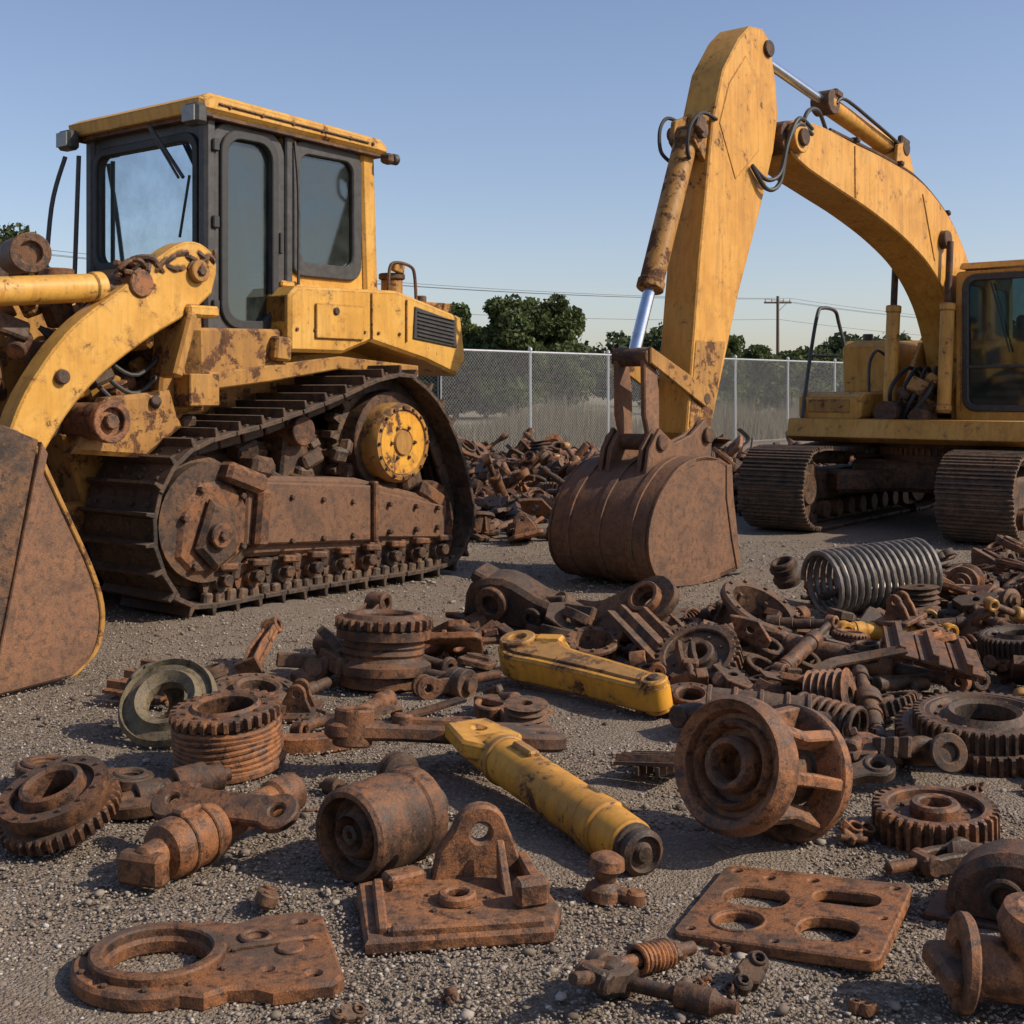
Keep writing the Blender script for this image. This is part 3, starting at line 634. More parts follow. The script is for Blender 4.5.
def p_rope(r=.23,h=.25):
    b=B(); b.lathe([(r*.5,.02),(r*.5,h),(r*.8,h),(r*.8,.02)][::-1],RUSTD,None,40,True)
    for i in range(8):
        z=.03+i*.021; pts=[(r*.92*math.cos(a),r*.92*math.sin(a),z+.004*math.sin(3*a+i)) for a in np.linspace(0,6.2832,44)]; b.tube(pts,.0135,RUSTO,8)
    b.gearrim(r,r*.90,r*.62,.045,30,RUST,Matrix.Translation((0,0,h*.82))); b.ring((0,0,0),(0,0,.03),r*1.0,r*.6,RUST,40); b.bolts(r*.74,h,12,.012,.01,RUSTD); b.lathe([(r*.5,h*.5),(r*.5,h*1.02),(r*.58,h*1.06),(r*.64,h*1.0),(r*.66,h*.5)][::-1],RUST,None,40,True); return b
def p_shaft(l=.7,r=.04,mat=RUST,v=0):
    b=B(); q=random.Random(v); pr=[(r*.5,0),(r*.7,.01)]; x=.01
    while x<l-.08:
        w=q.uniform(.04,.16); rr=r*q.choice([.7,1,1.25,1.7,.85]); x2=min(l-.03,x+w); pr+=[(rr-.004,x),(rr,x+.004),(rr,x2-.004),(rr-.004,x2)]; x=x2
    pr+=[(r*.6,l-.03),(r*.6,l),(r*.5,l)]
    b.lathe(pr,mat,Matrix.Rotation(rad(90),4,'Y'),24)
    if v%2: b.gearrim(r*2.3,r*2.0,r*.8,.045,20,mat,Matrix.Translation((l*.7,0,0))@Matrix.Rotation(rad(90),4,'Y'))
    return b
def p_roller(r=.12,l=.32,mat=RUST):
    b=B(); b.lathe([(r*.3,-.03),(r*.35,0),(r*.7,0),(r*.75,.02),(r*1.15,.03),(r*1.15,.06),(r*.9,.08),(r*.9,l-.08),(r*1.15,l-.06),(r*1.15,l-.03),(r*.75,l-.02),(r*.7,l),(r*.35,l),(r*.3,l+.03)],mat,Matrix.Rotation(rad(90),4,'Y'),32); return b
def p_spring(r=.09,l=.35,w=.014,turns=8,mat=RUST):
    b=B(); n=turns*20; b.tube([(l*i/n,r*math.cos(2*math.pi*turns*i/n),r*math.sin(2*math.pi*turns*i/n)) for i in range(n+1)],w,mat,8); return b
def p_link(l=.34,r1=.09,r2=.07,mat=RUST):
    b=B(); b.plate([bone(l,r1,r2,.035),circ(0,0,r1*.5),circ(l,0,r2*.5)],.045,mat); b.ring((0,0,-.035),(0,0,.035),r1*.85,r1*.5,mat); b.ring((l,0,-.03),(l,0,.03),r2*.85,r2*.5,mat); return b
def p_bracket(s=.3,mat=RUST):
    b=B(); b.plate([rrect(-s/2,-s*.4,s/2,s*.4,.03),circ(-s*.33,-s*.22,.02,12),circ(s*.33,-s*.22,.02,12),circ(-s*.33,s*.22,.02,12),circ(s*.33,s*.22,.02,12)],.03,mat)
    for x in(-s*.18,s*.18): b.plate([[(-s*.3,0),(s*.3,0),(s*.2,s*.25)]+[(s*.02+s*.16*math.cos(rad(a)),s*.38+s*.16*math.sin(rad(a))) for a in range(0,181,20)]+[(-s*.22,s*.25)],circ(.02*s,s*.38,s*.08,16)],.03,mat,Matrix.Translation((x,0,.01))@MYZ)
    return b
def p_housing(s=.25,mat=RUST):
    b=B(); b.lathe([(s*.5,0),(s*.5,s*.3),(s*.7,s*.7),(s*.74,s*.95),(s*.95,s*.97),(s,s*.9),(s,s*.80),(s*.82,s*.78),(s*.72,s*.3),(s*.62,0)],mat,None,32,True)
    for i in range(6):
        a=i*math.pi/3; b.box((s*.75*math.cos(a),s*.75*math.sin(a),s*.4),(s*.25,.02,s*.75),mat,(0,0,a),.006)
    b.bolts(s*.88,s*.97,10,.011,.010,RUSTD); b.cyl((s*.5,0,s*.3),(s*1.0,0,s*.3),s*.18,mat); return b
def p_elbow(r=.05,mat=RUST):
    b=B(); pts=catmull([(0,0,0),(.16,0,0),(.27,.03,.02),(.33,.14,.03),(.33,.26,.03)],5); b.tube(pts,r,mat,16); b.ring((-.02,0,0),(.01,0,0),r*1.6,r*.7,mat); b.ring((.33,.26,.03),(.33,.29,.03),r*1.6,r*.7,mat); return b
def p_clevis(s=.2,mat=RUST):
    b=B()
    for y in(-s*.3,s*.3): b.plate([bone(s*1.3,s*.22,s*.35,s*.2),circ(s*1.3,0,s*.16,16)],.032,mat,Matrix.Translation((0,y,0))@MXZ)
    b.box((-s*.1,0,0),(s*.4,s*.75,s*.5),mat,(0,0,0),.012); b.cyl((-s*.2,0,0),(-s*1.2,0,0),s*.16,mat); return b
def p_chunk(v=0,mat=RUST,s=.26):
    q=random.Random(v); b=B()
    for i in range(q.randint(5,8)):
        c=(q.uniform(-s,s)*.6,q.uniform(-s,s)*.5,q.uniform(0,s)*.3)
        t=q.random()
        if t<.35: b.box(c,(q.uniform(.4,1.1)*s,q.uniform(.08,.3)*s,q.uniform(.1,.35)*s),mat,(q.uniform(-.4,.4),q.uniform(-.4,.4),q.uniform(-1.5,1.5)),.007)
        elif t<.6:
            w,h=q.uniform(.3,.7)*s,q.uniform(.25,.5)*s
            pts=[(-w,-h*q.uniform(.3,1)),(w*q.uniform(.2,.8),-h),(w,-h*q.uniform(-.2,.6)),(w*q.uniform(.5,1),h*q.uniform(.4,1)),(-w*q.uniform(.0,.6),h),(-w*q.uniform(.6,1.1),h*q.uniform(0,.6))]
            b.plate([pts,circ(0,0,s*.13,16)],q.uniform(.02,.05),mat,Matrix.Translation(c)@Euler((q.uniform(-.9,.9),q.uniform(-.5,.5),q.uniform(0,6))).to_matrix().to_4x4(),.004)
        elif t<.8: 
            d=Vector((q.uniform(-1,1),q.uniform(-1,1),q.uniform(-.3,.4))).normalized()*s*q.uniform(.3,.6); b.cyl(Vector(c)-d,Vector(c)+d,q.uniform(.07,.2)*s,mat,20)
        else: b.ring((c[0],c[1],c[2]-.03),(c[0]+.01,c[1],c[2]+.03),s*.34,s*.22,mat)
    return b
def p_beam(l=.8,mat=RUST):
    b=B(); w=.10 
    o=[(0,-w*.5),(l,-w*.3),(l,w*.3),(l*.4,w*.6),(0,w*.5)]
    b.prism(o,-.05,-.035,mat,.004); b.prism(o,.035,.05,mat,.004); b.prism([(0,-.01),(l,-.01),(l,.01),(0,.01)],-.05,.05,mat,.003)
    b.box((0,0,0),(.03,.16,.14),mat); b.ring((l,-.06,0),(l,.06,0),.06,.03,mat); return b
def p_strap(v=0,mat=RUSTD):
    q=random.Random(v); pts=catmull([(.18*i,q.uniform(-.1,.1),q.uniform(0,.12)) for i in range(5)],5); b=B()
    n=len(pts); vs=[];fs=[]
    for i,p in enumerate(pts):
        w=.03
        for dy,dz in((-w,0),(w,0),(w,.012),(-w,.012)): vs.append((p[0],p[1]+dy,p[2]+dz))
    for i in range(n-1):
        for k in range(4): l=(k+1)%4; fs.append([i*4+k,(i+1)*4+k,(i+1)*4+l,i*4+l])
    fs+=[[0,1,2,3],[(n-1)*4+k for k in(3,2,1,0)]]
    b.add(vs,fs,mat); return b
def p_shoe(mat=RUSTD):
    b=B()
    for i in range(3): b.prism([(i*.16,0),(i*.16+.15,0),(i*.16+.15,.02),(i*.16+.11,.02),(i*.16+.10,.06),(i*.16+.07,.06),(i*.16+.06,.02),(i*.16,.02)],-.2,.2,mat,.004); b.box((i*.16+.08,.06,-.03),(.15,.03,.06),mat); b.box((i*.16+.08,-.06,-.03),(.15,.03,.06),mat)
    return b
def p_cylpart(l=.6,r=.055,mat=RUST):
    b=B(); hydcyl(b,(0,0,0),(l,0,0),.65,r,mat,RUSTD); b.ring((-.03,-.04,0),(-.03,.04,0),r*1.1,r*.5,mat); b.ring((l+.02,-.035,0),(l+.02,.035,0),r*.9,r*.4,mat); return b
def p_hook(mat=RUSTD):
    b=B(); o=catmull([(0,0),(.2,.02),(.36,.1),(.42,.26),(.34,.38),(.30,.30),(.31,.22),(.26,.14),(.16,.10),(0,.09)],4,True); b.plate([o,circ(.06,.045,.02,12)],.045,mat); b.ring((.36,.3,-.04),(.36,.3,.04),.055,.025,mat); return b
def p_pulley(r=.13,mat=RUSTD):
    b=B(); pr=[(r*.3,0)] 
    for i in range(5): pr+=[(r,.012+i*.034),(r*.8,.03+i*.034)]
    pr+=[(r,.185),(r*.3,.19)]; b.lathe(pr[::-1],mat,None,32,True); return b
def p_yoke(mat=RUST):
    b=B(); b.tube(catmull([(-.13,.20,0),(-.14,.10,0),(-.09,.02,0),(0,-.01,0),(.09,.02,0),(.14,.10,0),(.13,.20,0)],5),.028,mat,12)
    for x in(-1,1): b.ring((x*.13-.035,.21,0),(x*.13+.035,.21,0),.045,.022,mat)
    b.cyl((0,-.01,0),(0,-.3,0),.04,mat); b.lathe([(.03,.28),(.04,.28),(.055,.30),(.055,.4),(.03,.42)],mat,Matrix.Rotation(rad(90),4,'X'),20); return b
def p_manifold(mat=RUSTD):
    b=B(); b.cyl((-.25,0,0),(.25,0,0),.055,mat)
    for i in range(4):
        x=-.2+i*.135; b.tube(catmull([(x,0,0),(x,.09,.03),(x,.16,.0)],4),.032,mat,12); b.box((x,.17,0),(.085,.025,.09),mat)
    b.ring((-.27,0,0),(-.24,0,0),.085,.04,mat); return b
def p_cover(mat=RUST,s=1):
    b=B(); b.plate([rrect(-.2*s,-.13*s,.2*s,.13*s,.04*s),circ(-.08*s,0,.07*s,24),circ(.1*s,.03*s,.045*s,20),circ(.17*s,-.1*s,.012,8),circ(-.17*s,-.1*s,.012,8),circ(.17*s,.1*s,.012,8),circ(-.17*s,.1*s,.012,8)],.04,mat)
    b.ring((-.08*s,0,0),(-.08*s,0,.045),.09*s,.07*s,mat); b.box((.02*s,0,.03),(.03,.2*s,.04),mat); return b
LIB=[('rusty_gear',[p_gear(.14,.06,24),p_gear(.18,.07,32,RUSTD),p_gear(.10,.08,18,RUSTO)],2.4),
 ('ring_gear',[p_bigring(.22),p_bigring(.17,RUST)],1.2),
 ('flange_hub',[p_flange(.15),p_flange(.12,RUSTD),p_flangegear(.15)],2.3),
 ('gear_drum',[p_drum(.13,.18),p_drum(.12,.2,RUSTD,False)],1.2),
 ('drive_shaft',[p_shaft(.6,.032,RUST,3),p_shaft(.75,.028,RUSTD,4),p_shaft(.5,.04,RUST,8),p_shaft(.7,.036,RUSTD,12)],4),
 ('track_roller',[p_roller(.1,.28),p_roller(.08,.22,RUSTD)],1.6),
 ('coil_spring',[p_spring(),p_spring(.06,.25,.01,9,RUSTD)],.7),
 ('connecting_link',[p_link(),p_link(.28,.075,.06,RUSTD),p_link(.42,.1,.07,RUSTD)],3.2),
 ('mounting_bracket',[p_bracket(),p_bracket(.22,RUSTD)],3),
 ('bell_housing',[p_housing(.17),p_housing(.14,RUSTD)],1.4),
 ('pipe_elbow',[p_elbow(.042),p_elbow(.032,RUSTD)],1.4),
 ('clevis',[p_clevis(.17),p_clevis(.14,RUSTD)],2.0),
 ('broken_casting',[p_chunk(i,[RUST,RUSTD,RUSTD,RUST][i%4],.2+.03*(i%3)) for i in range(14)],13),
 ('gearbox_cover',[p_cover(RUST),p_cover(RUSTD,.8),p_cover(RUSTO,1.1)],3.5),
 ('steel_beam_section',[p_beam(.6),p_beam(.45,RUSTD)],1.6),
 ('bent_steel_strap',[p_strap(i) for i in range(3)],2.4),
 ('track_shoe_section',[p_shoe(),p_shoe(RUST)],1.4),
 ('hydraulic_cylinder',[p_cylpart(.6,.05),p_cylpart(.5,.04,RUSTD),p_cylpart(.55,.045,YDIRT)],2.5),
 ('tow_hook',[p_hook()],.9),
 ('belt_pulley',[p_pulley(),p_pulley(.1,RUST)],1.0),
 ('fork_yoke',[p_yoke(),p_yoke(RUSTD)],.8),
 ('exhaust_manifold',[p_manifold()],1.5)]
LIBM=[]
for n_,bs_,w_ in LIB:
    keep=[]
    for b_ in bs_:
        z_=[v[2] for v in b_.v]
        if max(z_)-min(z_)<.45: keep.append(b_.mesh(n_))
    if keep: LIBM.append((n_,keep,w_))
def rest(ob,sink=.008,z=0):
    M=Euler(ob.rotation_euler).to_matrix()@Matrix.Diagonal(ob.scale)
    n=len(ob.data.vertices); co=np.empty(n*3); ob.data.vertices.foreach_get('co',co); co=co.reshape(-1,3)
    zs=(co@np.array(M).T)[:,2]; ob.location.z=z-zs.min()-sink; return zs.max()-zs.min()
def put(name,me,x,y,rot=(0,0,0),scale=1,z=0,sink=.010,parent=None,lim=None):
    if isinstance(me,B): me=me.mesh(name)
    ob=bpy.data.objects.new(name,me); sc.collection.objects.link(ob); ob.rotation_euler=[rad(a) for a in rot]; ob.scale=(scale,)*3
    ob.location=(x,y,0); h=rest(ob,sink,z)
    if lim and h>lim:
        bpy.data.objects.remove(ob); return None
    if parent: ob.parent=parent
    return ob
HERO=[]
def hero(name,me,x,y,rot=(0,0,0),scale=1,z=0,r=.3):
    HERO.append((x,y,r)); return put(name,me,x,y,rot,scale,z,lim=.85)
b=B()
ring=[(-.12+.22*math.cos(rad(a)),.22*math.sin(rad(a))) for a in range(70,291,12)]
out=ring+[(.0,-.24),(.06,-.21),(.14,-.22),(.18,-.25),(.33,-.24),(.36,-.20),(.345,.20),(.30,.24),(.16,.23),(.10,.19),(.02,.23)]
b.plate([out,circ(-.12,0,.145,36),circ(.29,-.18,.026,16),circ(.28,.17,.026,16),circ(.15,.08,.032,16),circ(.17,-.13,.022,14),circ(-.28,-.12,.016,12),circ(-.28,.12,.016,12)],.05,RUSTO,None,.010)
b.ring((-.12,0,.0),(-.12,0,.052),.185,.146,RUST,44); b.ring((.15,.08,.0),(.15,.08,.036),.05,.032,RUSTO); b.bolts(.205,.025,11,.010,.009,RUSTD,Matrix.Translation((-.12,0,0)))
b.cyl((.24,-.02,.02),(.24,-.02,.035),.04,RUSTO)
b.prism([(.05,.024),(.08,.04),(.31,.036),(.33,.024)],-.015,.005,RUSTO,.006,Matrix.Rotation(.15,4,'Z'))
hero('transmission_cover_plate',b,-.80,3.36,(0,1,14),.93,r=.45)
b=B(); b.plate([[(-.27,-.20),(.22,-.24),(.27,-.12),(.25,.20),(.12,.24),(-.10,.22),(-.26,.16)],circ(0,-.02,.03,16),circ(-.19,.10,.02,12),circ(-.2,-.13,.016,12)],.045,RUST,None,.01)
b.ring((0,-.02,.02),(0,-.02,.05),.055,.03,RUST); b.plate([[(-.12,0),(.14,0),(.12,.08)]+[(.02+.075*math.cos(rad(a)),.13+.075*math.sin(rad(a))) for a in range(10,171,20)]+[(-.10,.08)],circ(.02,.13,.038,18)],.05,RUST,Matrix.Translation((.08,.16,.02))@MXZ,.008)
b.box((.20,-.09,.06),(.10,.06,.08),RUST,(0,0,.1),.02); b.box((.23,.06,.045),(.04,.24,.05),RUST,(0,0,0),.012); b.box((-.22,-.02,.03),(.03,.32,.03),RUST,(0,0,-.06),.01); b.box((0,-.205,.03),(.42,.03,.03),RUST,(0,0,-.08),.01); b.prism([(0,0),(.12,0),(0,.12)],-.012,.012,RUST,.004,Matrix.Translation((.15,.10,.02))@Matrix.Rotation(-1.57,4,'Z'))
b.box((-.13,.15,.035),(.12,.07,.04),RUST,(0,0,.3),.015); b.bolts(.09,.02,5,.01,.01,RUSTD,Matrix.Translation((0,-.02,0)))
hero('mounting_bracket',b,-.16,3.72,(2,-1,12),1.0,r=.38)
b=B(); b.plate([rrect(-.28,-.27,.28,.27,.03),rrect(-.23,-.03,-.03,.12,.07),rrect(.03,-.20,.20,-.03,.07),circ(-.13,-.14,.07,24),rrect(.02,.06,.22,.17,.05),circ(.24,-.23,.016,10),circ(-.24,.23,.02,10),circ(-.24,-.23,.016,10),circ(.24,.23,.018,10),circ(0,.22,.02,12),circ(-.13,.20,.02,12),circ(.0,-.24,.015,10),circ(.245,0,.015,10)],.035,RUSTO,None,.005)
b.ring((-.13,-.14,.01),(-.13,-.14,.022),.080,.07,RUST)
hero('slotted_steel_plate',b,.80,3.66,(1,-3,-26),.98,r=.42)
b=p_spring(.033,.12,.008,8,RUSTO); b.cyl((-.10,0,0),(.22,0,0),.018,RUST); b.cyl((.12,0,0),(.15,0,0),.034,RUST,6); b.ring((-.13,-.02,0),(-.13,.03,0),.045,.02,RUSTD)
hero('spring_loaded_bolt',b,.32,3.33,(0,6,38),.95,r=.2)
b=p_shaft(.30,.026,RUST,6); b.ring((-.03,-.03,0),(-.03,.03,0),.045,.02,RUSTD); hero('drive_shaft',b,.27,3.22,(0,0,-28),1,r=.15)
hero('clevis',p_clevis(.10,RUSTD),.20,3.14,(10,20,60),1,r=.12)
b=B(); b.lathe([(.0,.13),(.03,.13),(.05,.118),(.055,.09),(.035,.078),(.03,.05),(.055,.03),(.06,0)][::-1],RUST,None,22); b.box((.05,-.02,.02),(.12,.05,.035),RUST,(0,0,-.4),.012); b.cyl((.09,-.04,0),(.09,-.04,.045),.028,RUST)
hero('grease_cap_fitting',b,.27,3.84,(0,6,0),1.0,r=.15)
b=B(); L=.88; RX=Matrix.Rotation(rad(90),4,'Y')
b.lathe([(.02,0),(.06,0),(.076,.015),(.076,L*.70),(.083,L*.71),(.083,L*.79),(.075,L*.80),(.072,L*.92),(.066,L*.93)],YPART,RX,36)
b.lathe([(.066,L*.93),(.066,L*.945),(.058,L*.95),(.060,L*.965),(.064,L*.97),(.064,L*.99),(.05,L),(.045,L*.985),(.03,L*.985),(.02,L*1.0),(.005,L)],RUSTD,RX,36)
b.box((-.02,0,.0),(.12,.15,.10),YPART,(0,0,0),.03); b.box((.2,0,.075),(.12,.04,.03),YDIRT,(0,0,0),.01); b.ring((.05,0,0),(.08,0,0),.083,.07,YDIRT)
b.plate([[(-.22,-.07),(-.03,-.10),(.05,-.05),(.05,.05),(-.03,.10),(-.22,.07)],circ(-.13,0,.03,16)],.06,YPART,Matrix.Translation((0,0,.02)),.01)
hero('hydraulic_cylinder',b,-.06,4.88,(0,3.5,-62),1.14,r=.25); HERO.append((.1,4.5,.3)); HERO.append((.3,4.15,.25))
b=B(); b.plate([catmull([(-.40,-.05),(-.2,-.03),(.0,-.05),(.18,-.13),(.30,-.12),(.32,-.05),(.20,.0),(.32,.06),(.28,.12),(.16,.13),(-.02,.06),(-.2,.04),(-.38,.06),(-.44,.02)],4,True),circ(.24,-.08,.025,12),circ(.22,.08,.025,12)],.055,RUST,None,.012)
b.ring((-.36,0,-.05),(-.36,0,.07),.065,.035,RUST); b.cyl((-.2,0,0),(-.2,0,.06),.035,RUST); b.box((-.05,0,.035),(.3,.03,.03),RUST,(0,0,0),.01)
hero('rocker_lever',b,-.20,5.18,(-6,5,10),1.2,z=.06,r=.4)
hero('track_roller',p_roller(.07,.11),-.46,4.88,(0,0,-50),1,r=.12)
b=B(); o=catmull([(0,-.06),(.12,-.12),(.3,-.10),(.6,-.075),(.92,-.055),(.98,0),(.92,.055),(.6,.07),(.35,.075),(.22,.13),(.08,.12),(-.02,.05)],4,True)
b.plate([o,circ(.06,0,.035,14),circ(.93,0,.028,14)],.12,YPART,None,.012); b.plate([inset(o,.03)],.02,YDIRT,Matrix.Translation((0,0,.06)),.005)
b.cyl((.93,0,-.07),(.93,0,.075),.06,YPART); b.ring((.06,0,-.09),(.06,0,.09),.085,.04,YDIRT); b.box((.18,.09,.05),(.14,.08,.06),YPART,(0,0,.4),.015); b.cyl((.93,0,.06),(.93,0,.085),.03,RUSTD)
hero('loader_lift_arm_section',b,.0,6.72,(14,2,-50),1.1,z=.03,r=.3); HERO.append((.22,6.3,.4)); HERO.append((.45,6.05,.4)); HERO.append((.55,5.7,.3)); HERO.append((.2,5.9,.25))
b=B(); b.lathe([(.04,.06),(.045,.04),(.06,.0),(.075,.02),(.09,.06),(.11,.05),(.118,-.01),(.135,-.01),(.145,.005),(.145,.20),(.138,.21),(.138,.23),(.145,.24),(.145,.30),(.12,.315),(.07,.32),(.06,.34),(.058,.40),(.03,.42)],RUST,Matrix.Rotation(rad(90),4,'Y'),44); b.cyl((.05,0,0),(.1,0,0),.035,RUSTD)
b.ring((.0,0,0),(.012,0,0),.03,.012,RUSTD)
hero('track_roller',b,-.50,3.98,(0,0,52),1.0,r=.2); HERO.append((-.3,4.2,.2))
b=B(); b.lathe([(.03,-.03),(.04,-.02),(.045,.04),(.075,.05),(.085,.07),(.085,.22),(.078,.25),(.055,.27),(.05,.5),(.062,.51),(.062,.6),(.04,.62)],RUSTO,Matrix.Rotation(rad(90),4,'Y'),32)
b.plate([bone(.36,.065,.06,.045),circ(0,0,.025,14),circ(.36,0,.03,14)],.03,RUST,Matrix.Translation((.26,.17,.05))@Matrix.Rotation(rad(-78),4,'Z')@Matrix.Rotation(rad(30),4,'X')); b.box((-.02,0,-.02),(.06,.15,.09),RUST,(0,0,.2),.015)
b.box((.15,0,.085),(.08,.05,.03),RUST,(0,0,0),.01); b.ring((.11,0,0),(.125,0,0),.092,.08,RUST); b.ring((.19,0,0),(.205,0,0),.092,.08,RUST)
hero('hydraulic_pump_shaft',b,-1.10,3.93,(0,-3,58),1.08,r=.25); HERO.append((-.98,4.3,.25))
hero('flange_hub',p_flangegear(.17),-1.50,4.30,(16,-14,10),1.05,r=.3)
hero('drive_shaft',p_shaft(.5,.04,RUST,6),-1.46,4.55,(0,-4,35),1,r=.1)
hero('connecting_link',p_link(.34,.1,.08),-1.78,4.95,(0,5,-5),1,r=.2)
hero('tow_hook',p_hook(),-1.62,4.78,(8,0,-60),1,r=.1)
hero('cable_drum',p_rope(.22,.24),-1.12,5.16,(5,-3,0),1.0,r=.35)
hero('gear_drum',p_drum(.25,.36),-.66,6.6,(-3,3,20),1.0,r=.42); HERO.append((-.6,6.2,.2)); HERO.append((-.55,5.9,.2))
hero('clutch_disc',(lambda b:(b.lathe([(.09,.0),(.09,.05),(.13,.08),(.15,.05),(.19,.035),(.20,.06),(.215,.03),(.20,0)][::-1],OLIVE,None,44,True),b)[-1])(B()),-1.48,5.62,(40,-25,20),1.0,r=.2)
hero('bell_housing',p_housing(.15,OLIVE),-1.62,5.85,(60,0,30),1,r=.15)
hero('flange_hub',p_flange(.2,RUSTD),-1.2,6.1,(10,8,0),1,r=.22)
hero('curved_guard_plate',(lambda b:(b.plate([catmull([(-.25,-.05),(-.1,-.16),(.1,-.16),(.27,-.04),(.24,.02),(.08,-.08),(-.08,-.08),(-.22,.03)],4,True)],.07,RUSTO),b)[-1])(B()),-.86,5.55,(0,0,20),1.0,r=.2)
hero('steel_beam_section',p_beam(.5),-.98,7.0,(0,-28,60),1,r=.2)
hero('broken_casting',p_chunk(77,RUSTD,.28),-1.05,6.7,(10,0,10),1.0,r=.2)
hero('pipe_fitting',p_shaft(.3,.06,RUSTD,2),-.42,6.5,(0,0,-40),1,r=.1)
b=B(); r=.21
b.lathe([(.05,.12),(.05,.0),(.06,-.02),(.075,-.02),(.085,.0),(.088,.05),(.11,.05),(.115,.01),(.125,-.005),(.135,.01),(.14,.03),(.155,.03),(.165,.0),(r*.92,-.02),(r,.01),(r,.06),(r*.95,.08),(.14,.10)],RUST,None,48)
b.lathe([(.05,.1),(.05,.36),(.10,.36),(.10,.1)][::-1],RUSTD,None,30,True)
b.lathe([(.12,.34),(.12,.38),(r*.98,.38),(r*1.03,.36),(r*1.03,.32),(r*.95,.31),(.12,.31)][::-1],RUST,None,44,True)
for i in range(8):
    a=2*math.pi*i/8; b.prism([(-.03,.07),(-.03,.33),(.045,.33),(.045,.30),(.02,.20),(.035,.07)],-.02,.02,RUST,.006,Matrix.Rotation(a,4,'Z')@Matrix.Translation((r*.78,0,0)))
b.bolts(.165,.38,9,.014,.012,RUSTD)
hero('planetary_gear_carrier',b,.69,4.14,(-106,0,-46),1.04,r=.38); HERO.append((.95,4.5,.3))
hero('connecting_link',p_link(.2,.07,.06,RUSTD),1.18,4.85,(20,-10,10),1,r=.15)
hero('rusty_gear',p_gear(.205,.11,34,RUST),1.42,4.36,(3,-2,0),1.0,r=.28)
hero('ring_gear',p_bigring(.36,RUST),1.95,5.35,(6,-5,15),1.0,r=.46)
hero('ring_gear',p_bigring(.3,RUSTD),1.93,5.30,(4,-3,15),.95,z=.09,r=.2)
b=p_elbow(.07,RUST); b.lathe([(.03,-.05),(.03,.10),(.06,.11),(.09,.10),(.10,.06),(.08,.0),(.09,-.06)][::-1],RUST,Matrix.Translation((.16,0,.05)),28,True); b.box((.05,.02,-.02),(.24,.16,.06),RUST,(0,0,.2),.02)
hero('pipe_flange_elbow',b,1.10,3.16,(8,6,-5),1.05,r=.3)
hero('broken_casting',(lambda b:(b.prism(catmull([(-.16,0),(-.13,.14),(0,.22),(.14,.2),(.2,.05),(.2,0)],4),-.10,.10,RUST,.03),b.ring((.02,-.13,.10),(.02,.13,.10),.06,.035,RUSTD),b.box((.0,0,.01),(.42,.26,.03),RUST),b)[-1])(B()),1.40,3.70,(0,0,-30),.95,r=.3)
hero('drive_shaft',p_shaft(.5,.04,RUSTD,12),1.36,4.06,(0,0,-14),1,r=.2)
hero('pipe_fitting',p_clevis(.12,RUST),1.28,4.02,(0,0,20),1,r=.1)
hero('coil_spring',p_spring(.20,.80,.018,16,STEEL),1.98,8.35,(0,-4,20),1.0,z=.05,r=.6)
hero('exhaust_muffler',(lambda b:(b.cyl((-.2,0,0),(.2,0,0),.09,RUSTD),b.cyl((.2,0,0),(.34,0,0),.04,RUSTD),[b.ring((x,0,0),(x+.02,0,0),.1,.085,RUST) for x in(-.2,-.1,0,.1,.18)],b)[-1])(B()),1.05,5.55,(0,3,-12),1.1,r=.25)
hero('belt_pulley',p_pulley(.12,RUST),1.35,5.9,(0,80,-30),1,r=.15)
hero('bell_housing',p_housing(.22,RUSTD),1.32,7.4,(25,20,10),1.1,r=.25)
hero('engine_casting',(lambda b:(b.prism(catmull([(-.32,-.10),(-.28,.12),(-.05,.2),(.18,.13),(.34,.08),(.32,-.12)],3),-.12,.12,RUSTD,.03),b.ring((-.1,-.17,.04),(-.1,.15,.04),.11,.06,RUST),b.ring((.18,-.15,0),(.18,.15,0),.07,.035,RUSTD),b.box((.0,0,-.12),(.7,.3,.04),RUSTD),b.cyl((.3,0,.0),(.46,0,.02),.05,RUST),b.box((-.22,.02,.15),(.14,.2,.08),RUSTD,(0,.3,0),.015),b)[-1])(B()),.02,7.9,(12,8,-25),.95,r=.3)
hero('broken_casting',p_chunk(205,RUSTD,.32),.32,7.75,(20,10,70),1.0,r=.2)
hero('loader_linkage_plate',(lambda b:(b.plate([catmull([(-.35,-.12),(-.1,-.2),(.25,-.14),(.38,0),(.25,.16),(-.1,.1),(-.3,.16),(-.4,.04)],4,True),circ(.2,0,.07,20),circ(-.26,.02,.04,16)],.06,RUSTD),b.ring((.2,0,-.05),(.2,0,.08),.1,.07,RUST),b)[-1])(B()),.62,7.5,(48,-20,-30),1.0,r=.3)
hero('track_shoe_section',p_shoe(RUSTD),.62,6.95,(28,10,40),1.1,r=.2)
hero('hydraulic_cylinder',p_cylpart(.9,.065,RUST),1.45,6.9,(0,4,-38),1.0,z=.03,r=.2)
hero('hydraulic_cylinder',p_cylpart(.6,.05,YPART),1.95,7.5,(0,2,10),1.0,z=.05,r=.2)
hero('hydraulic_cylinder',p_cylpart(.5,.045,YDIRT),2.6,8.0,(0,2,-10),1.0,z=.05,r=.2)
hero('clevis',p_clevis(.15,YDIRT),1.1,7.2,(10,0,70),1.0,z=.03,r=.1)
hero('engine_crankshaft',(lambda b:([b.cyl((i*.14,0,0),(i*.14+.09,0,0),.04,RUSTD) for i in range(6)],[b.plate([bone(.10,.06,.055,.045)],.04,RUST,Matrix.Translation((i*.14+.115,0,0))@Matrix.Rotation(i*2.1,4,'X')@Matrix.Rotation(rad(90),4,'Y')) for i in range(5)],b)[-1])(B()),1.55,6.3,(0,0,-20),1,r=.25)
